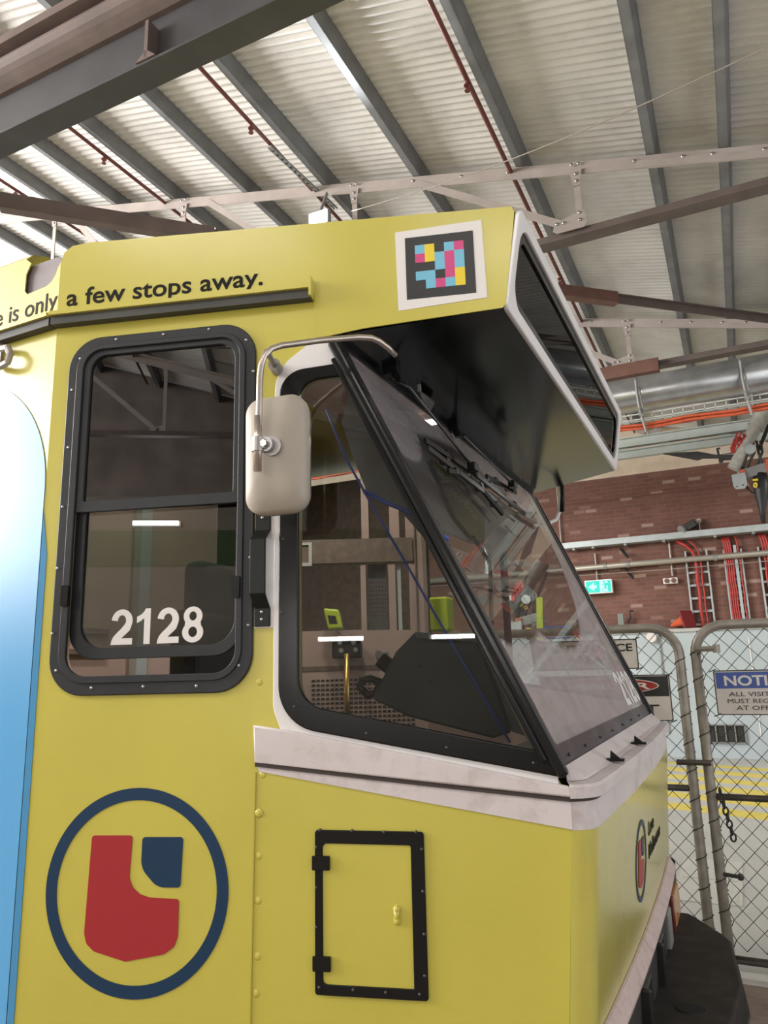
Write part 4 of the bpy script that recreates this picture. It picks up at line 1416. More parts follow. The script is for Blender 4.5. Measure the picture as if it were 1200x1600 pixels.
scr_me = B().ball((0, 0, 0), 0.0055, sc=(1, 1, 1), seg=8).mesh('screw')
scr = link('screw', scr_me, M_screw, dw, smooth=True)
first = True
for x, y in ((182, 533), (256, 525), (327, 517), (385, 534), (396, 583), (126, 563), (113, 612), (107, 702), (98, 795), (90, 891), (82, 993), (88, 1051), (143, 1078), (224, 1076), (307, 1075), (373, 1043), (388, 980), (391, 874), (393, 760), (394, 660)):
    p = SP(x, y, 0.009)
    if first:
        scr.location = p - wloc(dw)
        first = False
    else:
        dup_part(scr, dw, p)
M_screwd = mat('screw_dark', (0.07, 0.07, 0.07), 0.4, metal=0.6)
scd_me = B().ball((0, 0, 0), 0.0045, seg=8).mesh('screw')


def dark_screws(parent, pts):
    o0 = None
    for p in pts:
        if o0 is None:
            o0 = link('screw', scd_me, M_screwd, parent, smooth=True)
            o0.location = Vector(p) - wloc(parent)
        else:
            dup_part(o0, parent, p)


far_dw = plate('far_window', rpoly([(-1.33, 1.63), (0.05, 1.44), (-0.49, 2.60), (-1.33, 2.72)], [0.1, 0.02, 0.02, 0.1]), [rpoly([(-1.28, 1.68), (-0.01, 1.51), (-0.487, 2.535), (-1.28, 2.67)], [0.07, 0.02, 0.02, 0.07])], -0.012, 0.0, FAR, M_black, T)
link('glass', plate_mesh(rpoly([(-1.30, 1.66), (0.02, 1.48), (-0.478, 2.56), (-1.30, 2.69)], 0.02), [], 0.004, 0.006, FAR), G_side, far_dw)
link('slim_post', plate_mesh(rect(-0.715, 1.55, -0.690, 2.66), [], 0.008, 0.045, FAR), M_black, far_dw)

# ---- quarter window with its black seal and white surround
surr = rpoly([(-0.497, 2.640), (-0.560, 2.638), (-0.667, 2.56), (-0.668, 1.60), (-0.64, 1.530), (0.062, 1.402), (0.060, 1.43)], [0, 0.03, 0.13, 0.10, 0.02, 0, 0], 12)
plate('white_patch', [(-0.7235, 1.815), (-0.66, 1.815), (-0.66, 2.26), (-0.7235, 2.26)], [], 0.0005, 0.0045, SIDE, M_wclean, T)
plate('window_surround', surr, [op_qtr], 0.0005, 0.008, SIDE, M_wclean, T, bevel=0.002)
gas_out = rpoly([(-0.499, 2.642), (-0.462, 2.556), (-0.540, 2.556), (-0.651, 2.53), (-0.651, 1.572), (-0.560, 1.552), (0.080, 1.424)], [0, 0, 0.01, 0.12, 0.13, 0.02, 0], 12)
gas_in = rpoly([(-0.468, 2.523), (-0.595, 2.515), (-0.595, 1.612), (0.021, 1.488)], [0.0, 0.10, 0.085, 0.004], 12)
# outline of the seal: up the rear, over the arched top, then the pillar down the front
gas = []
gas += [(-0.499, 2.642), (-0.470, 2.562), (-0.505, 2.560)]
gas += rpoly([(-0.505, 2.560), (-0.651, 2.550), (-0.651, 1.560), (0.080, 1.424)], [0, 0.14, 0.12, 0], 12)[1:]
qw = plate('quarter_window', gas, [gas_in], 0.004, 0.018, SIDE, M_black, T, bevel=0.004)
link('glass', plate_mesh(rpoly([(-0.455, 2.53), (-0.603, 2.525), (-0.603, 1.60), (0.035, 1.475)], [0, 0.1, 0.09, 0], 12), [], 0.006, 0.009, SIDE), G_side, qw)
b = B()
b.bar(S3(-0.490, 2.575, 0.016), S3(0.030, 1.462, 0.016), 0.016, 0.022, up=NU)
b.link('inner_bead', M_black, qw, bevel=0.005)
b = B()
b.bar(S3(-0.494, 2.63, 0.006), S3(0.075, 1.428, 0.006), 0.030, 0.050, up=NU)
b.link('corner_pillar', mat('pillar_gloss', (0.008, 0.008, 0.008), 0.22, spec=0.35), qw, bevel=0.010, bseg=3)
dark_screws(qw, [SP(x, y, 0.017) for x, y in ((460, 1107), (573, 1149), (698, 1171), (834, 1195), (441, 960), (443, 845))])
b = B()
b.bar(F3(-0.494, 2.63, 0.006), F3(0.075, 1.428, 0.006), 0.030, 0.040, up=(0, 1, 0))
b.link('corner_pillar', MATS['pillar_gloss'], far_dw, bevel=0.010)

# ---- white band below the windows, and the dark joint in it
gro = [(-0.716, 1.466), (-0.292, 1.419), (0.088, 1.379)]
plate('waist_band', [(-0.720, 1.560), (-0.62, 1.545), (0.085, 1.405), (0.10, 1.40), (0.10, 1.378)] + gro[::-1], [], 0.0005, 0.016, SIDE, M_white, T, bevel=0.005)
plate('waist_band_lower', [(-0.716, 1.462), (-0.706, 1.442), (0.086, 1.304), (0.086, 1.376)] + [(-0.292, 1.416)], [], 0.0005, 0.004, SIDE, M_white, T)
b = B()
for (a0_, a1_) in zip(gro[:-1], gro[1:]):
    b.bar(S3(a0_[0], a0_[1] - 0.006, 0.004), S3(a1_[0], a1_[1] - 0.006, 0.004), 0.010, 0.009, up=NU)
b.link('joint_seal', mat('joint_dirt', (0.055, 0.04, 0.035), 0.7), T)

# ---- front: bowed panel, sill, ledge
LEAN = 0.087


def plan(off=0.0, z=1.302):
    pts = []
    K = Vector((-0.3680, 1.9185))
    a = Vector((O_SIDE.x + DU.x * 0.084, O_SIDE.y + DU.y * 0.084))
    c = Vector((-0.3655, 1.975))
    for k in range(9):
        t = k / 8
        pts.append(a * (1 - t) ** 2 + K * (2 * t * (1 - t)) + c * t * t)
    for k in range(1, 24):
        y = 1.975 + (2 * (YC - 1.975)) * k / 24
        pts.append(Vector((-0.3655 + 0.020 * (1 - ((y - YC) / (YC - 1.975)) ** 2), y)))
    n = len(pts)
    # mirror the near corner
    pts += [Vector((p.x, 2 * YC - p.y)) for p in pts[8::-1]]
    out = []
    for i, p in enumerate(pts):
        t = pts[min(i + 1, len(pts) - 1)] - pts[max(i - 1, 0)]
        nn = Vector((t.y, -t.x)).normalized()
        q = p + nn * off
        if z < 1.302:                         # the front leans in towards its foot
            ln = LEAN * (1.302 - z)
            f_ = max(-1.0, min(1.0, (YC - p.y) / 0.95))
            q = q - Vector((ln * 0.96, ln * 0.284 * f_))
        out.append(q)
    return out


def front_x(y, z):
    return -0.3655 + 0.020 * (1 - ((y - YC) / (YC - 1.975)) ** 2) - LEAN * 0.96 * (1.302 - z)


def conform_front(me):
    for v in me.vertices:
        v.co.x += front_x(v.co.y, v.co.z)


def loft(prof, name, m, parent, smooth=True):
    b = B()
    rows_ = []
    for off, z in prof:
        rows_.append([b.bm.verts.new((p.x, p.y, z)) for p in plan(off, z)])
    for r0, r1 in zip(rows_[:-1], rows_[1:]):
        for i in range(len(r0) - 1):
            b.bm.faces.new((r0[i], r0[i + 1], r1[i + 1], r1[i]))
    return b.link(name, m, parent, smooth=smooth)


front = loft([(0.0, 0.838), (0.0, 1.0), (0.0, 1.15), (0.0, 1.302)], 'front_panel', M_yfront, T)
loft([(0.001, 1.302), (0.001, 1.376)], 'front_band', M_white, T)
loft([(-0.01, 1.376), (0.017, 1.377), (0.018, 1.403), (0.013, 1.409), (0.0, 1.411), (-0.02, 1.4125)], 'front_sill', M_white, T, smooth=False)
# top of the sill up to the windscreen foot
b = B()
r0 = plan(-0.018)
cols_ = [[], [], []]
for p in r0:
    q = Vector((-0.386, min(max(p.y, 1.905), 2 * YC - 1.905)))
    q2 = Vector((-0.425, min(max(p.y, 1.888), 2 * YC - 1.888)))
    cols_[0].append(b.bm.verts.new((p.x, p.y, 1.4135)))
    cols_[1].append(b.bm.verts.new((min(q.x, p.x), q.y, 1.419)))
    cols_[2].append(b.bm.verts.new((min(q2.x, p.x), q2.y, 1.450)))
for r_a, r_b in zip(cols_[:-1], cols_[1:]):
    for i in range(len(r_a) - 1):
        b.bm.faces.new((r_a[i], r_a[i + 1], r_b[i + 1], r_b[i]))
b.link('sill_top', M_white, T)
loft([(0.004, 1.368), (0.006, 1.376)], 'front_joint', MATS['joint_dirt'], T)
for x, y in ((962, 1187), (998, 1161)):
    p = PZ(x, y, 1.42)
    b = B()
    b.box(p, (0.05, 0.022, 0.008))
    b.prism([(p.x - 0.015, 1.42), (p.x + 0.018, 1.42), (p.x - 0.012, 1.445)], -0.006, 0.006, facing_y(p.y))
    b.link('sill_hook', M_black, T)
# front emblem and operator lettering
FX = facing_x(0.0)


def roundel(M, cx_, cz_, R, w0, parent, mk):
    cf = conform_front if mk == 2 else (lambda me_: None)
    me_ = plate_mesh(circ(cx_, cz_, R, n=96), [circ(cx_, cz_, R * 0.878, n=96)], w0, w0 + 0.0015, M)
    cf(me_)
    ring = link('emblem_ring', me_, M_navy, parent)
    k = R / 0.2545
    red = [(-0.130, 0.134), (-0.014, 0.135), (-0.018, 0.045), (-0.018, 0.03), (-0.008, 0.008), (0.012, -0.008), (0.040, -0.0155), (0.121, -0.018), (0.121, -0.105), (0.112, -0.130), (0.085, -0.148), (-0.020, -0.168), (-0.108, -0.147), (-0.130, -0.130), (-0.138, -0.105)]
    red = rpoly(red, [0.008, 0.008, 0, 0.02, 0.02, 0.02, 0.02, 0.008, 0.01, 0.02, 0.02, 0.004, 0.02, 0.02, 0.02], 4)
    sq = rpoly([(0.014, 0.131), (0.128, 0.132), (0.124, 0.010), (0.060, 0.009), (0.013, 0.055)], [0.008, 0.008, 0.008, 0.05, 0.05], 8)
    for nm_, pl_, mm_ in (('red_shield', red, M_red), ('navy_square', sq, M_navy)):
        me_ = plate_mesh([(cx_ + x * k, cz_ + z * k) for x, z in pl_], [], w0, w0 + 0.0015, M)
        cf(me_)
        link(nm_, me_, mm_, ring)
    return ring


roundel(SIDE, -1.040, 1.147, 0.2545, 0.0005, T, 1)
roundel(FX, 2.64, 1.072, 0.122, 0.001, T, 2)
for wd_, xa, xb, zb_ in (('Love', 2.84, 3.00, 1.105), ('Melbourne', 2.84, 3.25, 1.030)):
    words('operator_lettering', text_mesh(wd_, xa, xb, zb_, 0.050, I4, 0.001, 0.0025, bold=0.004), FX, 0.05, ink, T, conform_front)
# pinkish ledge and the dark skirt below it
b = B()
prof = [(0.001, 0.842), (0.008, 0.840), (0.034, 0.803), (0.033, 0.792), (0.0, 0.790)]
rows_ = [[b.bm.verts.new((p.x, min(max(p.y, 1.86), 3.72), z)) for p in plan(o_, z)] for o_, z in prof]
for r0, r1 in zip(rows_[:-1], rows_[1:]):
    for i in range(len(r0) - 1):
        b.bm.faces.new((r0[i], r0[i + 1], r1[i + 1], r1[i]))
b.link('front_ledge', M_trim, T)
loft([(0.026, 0.792), (0.040, 0.44), (-0.05, 0.40)], 'front_skirt', M_dark, T, smooth=False)
for yy in (2.05, 2.42, 2.80):
    b = B()
    b.box((-0.366, yy, 0.66), (0.05, 0.02, 0.24))
    b.box((-0.376, yy + 0.11, 0.66), (0.03, 0.16, 0.19))
    b.link('lamp_housing', mat('lamp_black', (0.02, 0.02, 0.02), 0.3), T, bevel=0.006)
p = PX(1054, 1372, -0.325)
b = B().box((-0.370, 3.50, 0.700), (0.03, 0.22, 0.13))
b.link('amber_lamp', M_amber, T, bevel=0.008)
B().box((-0.368, 3.34, 0.69), (0.028, 0.05, 0.17)).link('red_lamp', mat('red_lens', (0.12, 0.02, 0.015), 0.3), T, bevel=0.006)
B().box((-0.368, 3.18, 0.69), (0.028, 0.10, 0.17)).link('clear_lamp', M_mgrey, T, bevel=0.006)
# side skirts, bogies and wheels (they carry the tram on the floor)
B().box((-5.0, YC, 0.62), (7.6, 2.3, 0.36)).link('underframe', M_dark, T)
for X in (-3.3, -5.1, -7.6):
    for s in (-1, 1):
        y = YC + s * 0.72
        B().cyl((X, y - 0.06, 0.33), (X, y + 0.06, 0.33), 0.33, seg=32).link('wheel', M_mgrey, T)
# bumper
plan_b = [(-0.42, 3.58), (-0.325, 3.585), (-0.300, 3.555), (-0.185, 3.37), (-0.155, 3.30), (-0.118, 2.9), (-0.155, 2.50), (-0.185, 2.43), (-0.300, 2.245), (-0.42, 2.22)]
bp_ = B()
bp_.prism(plan_b, 0.40, 0.655, I4)
bump = bp_.link('bumper', M_bump, T, bevel=0.012, bseg=3)
b = B()
off = [(x + (0.012 if x > -0.35 else 0), YC + (y - YC) * 1.006) for x, y in plan_b]
b.prism(off, 0.475, 0.490, I4)
b.prism(off, 0.560, 0.575, I4)
b.link('bumper_rib', M_dark, bump)
ph = PZ(1080, 1577, 0.656)
link('bumper_hole', plate_mesh(circ(ph.x, ph.y, 0.045, 0.035, n=28), [circ(ph.x, ph.y, 0.036, 0.027, n=28)], 0.654, 0.6575, I4), M_dark, bump)
link('hole_shade_disc', plate_mesh(circ(ph.x, ph.y, 0.044, 0.034, n=28), [], 0.6545, 0.6585, I4), mat('hole_shade_black', (0.004, 0.004, 0.004), 0.9), bump)  # flat black disc: the shade inside the hole, painted on the bumper top

# ---- windscreen
tv = Vector((-0.4082, 0, 0.9129))
WS = frame(Vector((-0.430, 0, 1.430)), Vector((0, 1, 0)), tv, Vector((0.9129, 0, 0.4082)))
LW = 1.347
TL = [(1.902, 0.0), (2 * YC - 1.902, 0.0), (2 * YC - 1.738, LW), (1.738, LW)]
mw = D.materials.new('windscreen_dusty')
mw.use_nodes = True
nt = mw.node_tree
nt.nodes.clear()
N = nt.nodes.new
Lk = nt.links.new
out = N('ShaderNodeOutputMaterial')
uv = N('ShaderNodeUVMap')


def math_(op, a, b=None, c=None):
    n = N('ShaderNodeMath')
    n.operation = op
    for i, v in enumerate((a, b, c)):
        if v is None:
            continue
        if isinstance(v, (int, float)):
            n.inputs[i].default_value = v
        else:
            Lk(v, n.inputs[i])
    return n.outputs[0]


def dist(px_, py_):
    n = N('ShaderNodeVectorMath')
    n.operation = 'DISTANCE'
    Lk(uv.outputs[0], n.inputs[0])
    n.inputs[1].default_value = (px_, py_, 0)
    return n.outputs['Value']


nz = N('ShaderNodeTexNoise')
nz.inputs['Scale'].default_value = 9
nz.inputs['Detail'].default_value = 7
Lk(uv.outputs[0], nz.inputs['Vector'])
d1, d2 = dist(2.08, 1.42), dist(2.78, 1.42)
dm = math_('MINIMUM', d1, d2)
edge_ = math_('SMOOTH_MIN', d1, d2, 0.02)
dust = N('ShaderNodeMapRange')
dust.interpolation_type = 'SMOOTHSTEP'
dust.inputs['From Min'].default_value = 1.055
dust.inputs['From Max'].default_value = 1.085
Lk(dm, dust.inputs['Value'])
sp_ = N('ShaderNodeSeparateXYZ')
Lk(uv.outputs[0], sp_.inputs[0])
# wiped only below the parked blades and not close to the near pillar
am = N('ShaderNodeMapRange')
am.inputs['From Min'].default_value = 0.3
am.inputs['From Max'].default_value = 0.7
am.inputs['To Min'].default_value = 0.52
am.inputs['To Max'].default_value = 0.68
Lk(nz.outputs['Fac'], am.inputs['Value'])
# never wiped: the strip along the top and a tongue beside the near pillar
tp = N('ShaderNodeMapRange')
tp.interpolation_type = 'SMOOTHSTEP'
tp.inputs['From Min'].default_value = 1.13
tp.inputs['From Max'].default_value = 1.17
Lk(math_('ADD', sp_.outputs[1], math_('MULTIPLY', math_('SINE', math_('MULTIPLY', sp_.outputs[0], 4.2)), 0.06)), tp.inputs['Value'])
tg = N('ShaderNodeMapRange')
tg.interpolation_type = 'SMOOTHSTEP'
tg.inputs['From Min'].default_value = 0.265
tg.inputs['From Max'].default_value = 0.245
Lk(dist(1.91, 1.21), tg.inputs['Value'])
unw = math_('MULTIPLY', math_('MAXIMUM', tp.outputs[0], math_('MULTIPLY', tg.outputs[0], 0.75)), 0.62)
# faint streaks left inside the wiped arcs
wv = math_('SINE', math_('MULTIPLY', dm, 260.0))
streak = math_('MULTIPLY_ADD', wv, 0.012, 0.055)
fac = N('ShaderNodeMix')
Lk(math_('MAXIMUM', dust.outputs[0], unw), fac.inputs[0])
Lk(streak, fac.inputs[2])
Lk(am.outputs[0], fac.inputs[3])
trn = N('ShaderNodeBsdfTransparent')
trn.inputs[0].default_value = (0.86, 0.88, 0.86, 1)
gls = N('ShaderNodeBsdfGlossy')
gls.inputs['Roughness'].default_value = 0.0
frn = N('ShaderNodeFresnel')
frn.inputs[0].default_value = 1.5
m1 = N('ShaderNodeMixShader')
Lk(frn.outputs[0], m1.inputs[0])
Lk(trn.outputs[0], m1.inputs[1])
Lk(gls.outputs[0], m1.inputs[2])
dif = N('ShaderNodeBsdfDiffuse')
dif.inputs[0].default_value = (0.47, 0.43, 0.435, 1)
m2 = N('ShaderNodeMixShader')
Lk(fac.outputs[0], m2.inputs[0])
Lk(m1.outputs[0], m2.inputs[1])
Lk(dif.outputs[0], m2.inputs[2])
Lk(m2.outputs[0], out.inputs[0])
b = B()
b.bm.faces.new([b.bm.verts.new(WS @ Vector((x, y, 0.0))) for x, y in TL])
me = b.mesh('windscreen')
uvl = me.uv_layers.new(name='UVMap')
wi = WS.inverted()
for lp_ in me.loops:
    q = wi @ me.vertices[lp_.vertex_index].co
    uvl.data[lp_.index].uv = (q.x, q.y)
ws = link('windscreen', me, mw, T)
Mwf = mat('windscreen_frit', (0.025, 0.022, 0.024), 0.3, spec=0.5, coat=0.3, dirt=(0.22, 0.19, 0.20), dscale=6, damt=0.55)
fr_in = [(1.948, 0.068), (2 * YC - 1.948, 0.068), (2 * YC - 1.80, LW - 0.03), (1.80, LW - 0.03)]
link('frame', plate_mesh(TL, [rpoly(fr_in, 0.02)], 0.001, 0.006, WS), Mwf, ws)
link('fleet_number', number_mesh(3.40, 3.86, 0.090, 0.155, WS, 0.001, 0.003), M_tagw, ws)
dark_screws(ws, [WS @ Vector((yy, 0.03, 0.006)) for yy in (2.02, 2.25, 2.5, 2.75, 3.0, 3.25, 3.5)])


def WP(x, y, off=0.03):                       # pixel -> point a little in front of the windscreen
    v = ray(x, y)
    nn = Vector((0.9129, 0, 0.4082))
    o_ = WS.translation + nn * off
    return CAM + v * ((o_ - CAM).dot(nn) / v.dot(nn))


# ---- wipers hung from the soffit
def wiper(pts, lines, extra):
    base = SF(*pts[0])
    b = B().box(base + Vector((0, 0, -0.012)), (0.05, 0.035, 0.03))
    b.cyl(base, base + Vector((0.02, 0, -0.05)), 0.014, seg=10)
    wroot = b.link('wiper', M_black, T)
    B().tube([base + Vector((0.02, 0, -0.05)), WP(*pts[1], 0.075), WP(*pts[2], 0.06)], 0.0055, 8).link('arm', mat('arm_steel', (0.10, 0.10, 0.10), 0.25, metal=0.7), wroot, smooth=True)
    b = B().box(WP(*pts[2], 0.06), (0.03, 0.05, 0.03))
    b.bar(WP(*pts[2], 0.06), WP(*extra, 0.035), 0.014, 0.014)
    b.link('joint', M_black, wroot, bevel=0.003)
    for i, (a, c) in enumerate(lines):
        b = B()
        b.bar(WP(*a, 0.030), WP(*c, 0.030), 0.010, 0.016)
        b.bar(WP(*a, 0.014), WP(*c, 0.014), 0.006, 0.018)
        mid = ((a[0] + c[0]) / 2, (a[1] + c[1]) / 2)
        for f in (0.25, 0.75):
            q = (a[0] + (c[0] - a[0]) * f, a[1] + (c[1] - a[1]) * f)
            b.box(WP(*q, 0.024), (0.03, 0.03, 0.02))
        b.link('blade', M_black, wroot)
    return wroot


wiper([(612, 574), (640, 605), (739, 730)], [((664, 688), (790, 772)), ((668, 700), (776, 784)), ((700, 735), (736, 742))], (742, 742))
wiper([(708, 664), (725, 680), (801, 757)], [((744, 742), (820, 803)), ((735, 744), (785, 803)), ((760, 744), (806, 770))], (806, 770))
# bracket and small plates on the soffit
pl = [SF(655, 601), SF(668, 610), SF(679, 620), SF(672, 634), SF(664, 632)]
b = B()
b.bm.faces.new([b.bm.verts.new(p + Vector((0, 0, -0.02))) for p in pl])
b.bm.faces.new([b.bm.verts.new(p + Vector((0, 0, -0.024))) for p in pl][::-1])
b.bar(pl[0], pl[0] + Vector((0, 0, -0.024)), 0.01, 0.01, up=(1, 0, 0))
b.link('soffit_tab', M_mgrey, T)

# ---- mirror on its bent arm
mc = SP(431, 708, 0.20)
mn = Vector((0.28, -0.955, -0.05)).normalized()
mx_v = ZV.cross(mn).normalized()
mz_v = mn.cross(mx_v)
MM = frame(mc, mx_v, mz_v, mn)
dpt = (mc - CAM).dot(FW)
hw, hh = 0.5 * 96 / F_PX * dpt / 0.97, 0.5 * 190 / F_PX * dpt
b = B()
lay = [(1.0, -0.034), (1.03, -0.028), (1.03, -0.006), (0.985, 0.002), (0.93, 0.010), (0.6, 0.020), (0.15, 0.024)]
base_poly = rpoly([(-hw, -hh), (hw * 0.97, -hh * 0.97), (hw, hh), (-hw * 0.98, hh * 0.93)], 0.045, 8)
rws = []
for k, w_ in lay:
    rws.append([b.bm.verts.new(MM @ Vector((x * k if k < 0.9 else x - (1 - k) * hw * (1 if x > 0 else -1), y * k if k < 0.9 else y - (1 - k) * hw * (1 if y > 0 else -1), w_))) for x, y in base_poly])
for r0, r1 in zip(rws[:-1], rws[1:]):
    for i in range(len(r0)):
        b.bm.faces.new((r0[i], r0[(i + 1) % len(r0)], r1[(i + 1) % len(r0)], r1[i]))
b.bm.faces.new(rws[-1])
b.bm.faces.new(rws[0][::-1])
mir = b.link('wing_mirror', M_beige, T, smooth=True)
link('rubber_rim', plate_mesh(rpoly([(-hw * 1.03, -hh * 1.02), (hw * 1.01, -hh * 0.99), (hw * 1.04, hh * 1.02), (-hw * 1.01, hh * 0.95)], 0.05), [], -0.040, -0.026, MM, 0.004), mat('rim_grey', (0.10, 0.09, 0.085), 0.4), mir)
link('mirror_glass', plate_mesh(rpoly([(-hw * 0.93, -hh * 0.95), (hw * 0.92, -hh * 0.92), (hw * 0.94, hh * 0.94), (-hw * 0.92, hh * 0.88)], 0.045), [], -0.043, -0.040, MM), mat('mirror_silver', (0.8, 0.8, 0.8), 0.02, metal=1.0), mir)
wr = 0.255


def MP(x, y, w_):
    return SP(x, y, w_)


arm_px = [(618, 555, 0.0), (606, 543, 0.03), (592, 533, 0.06), (580, 528, 0.08), (560, 527, 0.10), (500, 532, 0.16), (440, 540, 0.22), (424, 545, 0.235), (413, 556, 0.245), (408, 572, 0.25), (406, 590, 0.25), (405, 640, 0.25), (403, 700, 0.25), (402, 733, 0.25)]
B().tube([MP(*q) for q in arm_px], 0.0085, 12).link('mirror_arm', M_steel, mir, smooth=True)
B().tube([MP(403, 650, 0.25), MP(402.5, 736, 0.25)], 0.0105, 12).link('arm_sleeve', M_steel, mir, smooth=True)
q0, q1 = MP(433, 578, 0.0), MP(417, 549, 0.235)
b = B().cyl(q0, q0.lerp(q1, 0.32), 0.018, seg=16)
b.cyl(q0.lerp(q1, 0.30), q1, 0.008, seg=12)
b.link('arm_bracket', mat('bracket_grey', (0.30, 0.28, 0.25), 0.45, metal=0.4, var=0.2, vscale=40), mir)
b = B().cyl(MM @ Vector((-0.002, 0.012, 0.016)), MM @ Vector((-0.002, 0.012, 0.034)), 0.026, seg=24)
b.cyl(MM @ Vector((-0.010, 0.013, 0.03)), MM @ Vector((-0.012, 0.013, 0.050)), 0.019, seg=20)
pcl = MP(402.7, 695, 0.25)
b.tube([pcl + Vector((0, 0, -0.018)), pcl + Vector((0, 0, 0.018))], 0.0155, 14)
b.bar(pcl, MM @ Vector((-0.012, 0.013, 0.048)), 0.022, 0.026)
b.link('clamp', mat('clamp_steel', (0.42, 0.40, 0.39), 0.35, metal=0.7), mir, smooth=False)
b = B().cyl(MM @ Vector((-0.012, 0.013, 0.045)), MM @ Vector((-0.014, 0.013, 0.062)), 0.010, seg=6)
b.link('clamp_bolt', M_screw, mir)

# ---- grab handle between the windows
prof = [(0.003, 2.150), (0.003, 2.085), (0.034, 2.055), (0.034, 1.905), (0.003, 1.868), (0.003, 1.818)]
b = B()
hwid = 0.022
vv = []
for w_, z in prof:
    uc = -0.699 - (0.004 if w_ > 0.01 else 0)
    vv.append([b.bm.verts.new(S3(uc + du, z, w_ + dw_)) for du, dw_ in ((-hwid, 0.0), (hwid, 0.0), (hwid, 0.010), (-hwid, 0.010))])
for r0, r1 in zip(vv[:-1], vv[1:]):
    for i in range(4):
        b.bm.faces.new((r0[i], r0[(i + 1) % 4], r1[(i + 1) % 4], r1[i]))
b.bm.faces.new(vv[0][::-1])
b.bm.faces.new(vv[-1])
gh = b.link('grab_handle', mat('handle_black', (0.010, 0.012, 0.010), 0.35, spec=0.25), T, bevel=0.002)
for z in (2.115, 1.852, 1.832):
    dup_part(scr, gh, S3(-0.699, z, 0.013))

# ---- hatch low on the side, rivets along the panel joint
ho = rpoly([(-0.558, 0.922), (-0.279, 0.918), (-0.277, 1.297), (-0.556, 1.300)], 0.008)
hi_ = rpoly([(-0.537, 0.946), (-0.313, 0.943), (-0.311, 1.265), (-0.536, 1.268)], [0.012, 0.004, 0.004, 0.012])
ht = plate('side_hatch', hi_, [], 0.0005, 0.003, SIDE, M_yellow, T)
link('frame', plate_mesh(ho, [hi_], 0.0005, 0.007, SIDE, 0.002), M_black, ht)
for z in (1.222, 0.992):
    b = B()
    b.prism([(-0.563, z - 0.017), (-0.517, z - 0.017), (-0.517, z + 0.017), (-0.563, z + 0.017)], 0.004, 0.012, SIDE)
    b.link('hinge', M_black, ht, bevel=0.002)
b = B()
for z in (1.118, 1.092):
    b.ball(S3(-0.350, z, 0.003), 0.010, seg=12)
b.bar(S3(-0.350, 1.118, 0.005), S3(-0.350, 1.092, 0.005), 0.012, 0.012, up=NU)
b.link('latch', M_yellow, ht, smooth=True)
dark_screws(ht, [SP(x, y, 0.007) for x, y in ((500, 1300), (550, 1301), (600, 1303), (650, 1303), (494, 1327), (494, 1390), (494, 1452), (494, 1515), (499, 1546), (552, 1550), (603, 1554), (656, 1557), (659, 1330), (661, 1396), (663, 1463), (664, 1528))])
rv = link('rivet', B().ball((0, 0, 0), 0.012, M=frame(S3(-0.706, 1.339, 0.0), DU, ZV, NU), sc=(1, 1, 0.45), seg=12).mesh('rivet'), M_yellow, T, smooth=True)
for x, y in ((405, 1345), (404, 1415), (403, 1502), (401, 1560), (406, 1073), (411, 1218)):
    dup_part(rv, T, SP(x, y, -0.003))
B().bar(S3(-0.724, 0.77, 0.001), S3(-0.716, 1.44, 0.001), 0.003, 0.004, up=NU).link('panel_seam', mat('seam_yellow', (0.42, 0.36, 0.05), 0.4), T)

# ---- far mirror arm with its cable, right of the windscreen
b = B()
fa = F3(-0.42, 2.47, 0.02)
pts = [PY(836, 822, 4.0), PY(858, 817, 4.12), PY(869, 812, 4.15), PY(874, 800, 4.15), PY(875, 780, 4.15), PY(875, 752, 4.15)]
fm = B().tube(pts, 0.011, 10).link('far_mirror_arm', M_wclean, T, smooth=True)
B().tube([PY(878, 800, 4.12), PY(879, 775, 4.12), PY(877, 745, 4.12)], 0.013, 8).link('arm_sleeve', M_black, fm, smooth=True)
b = B().box(PY(875, 745, 4.13), (0.05, 0.05, 0.06))
b.bar(PY(858, 752, 4.12), PY(892, 742, 4.12), 0.014, 0.014)
b.ball(PY(859, 753, 4.12), 0.014, seg=8)
b.ball(PY(891, 742, 4.12), 0.014, seg=8)
b.link('arm_clamp', M_black, fm)
B().tube([PY(874, 740, 4.12), PY(866, 726, 4.12), PY(857, 722, 4.12), PY(856, 711, 4.12), PY(862, 707, 4.12), PY(867, 716, 4.12), PY(872, 732, 4.12)], 0.008, 8).link('arm_cable', M_black, fm, smooth=True)

# ---- inside the cab
AZ = Vector((-math.sin(YAW), math.cos(YAW), 0))
AXV = Vector((math.cos(YAW), math.sin(YAW), 0))


def DP(x, y, d):                              # pixel -> point in the upright plane d metres ahead
    v = ray(x, y)
    return CAM + v * (d / v.dot(AZ))


DPT = 3.55
PF = frame(AZ * DPT, AXV, ZV, -AZ)


def PQ(x, y, d=DPT):
    p = DP(x, y, d)
    return (p.dot(AXV), p.z)


def prect(xa, ya, xb, yb):
    a, c = PQ(xa, ya), PQ(xb, yb)
    return rect(a[0], c[1], c[0], a[1])


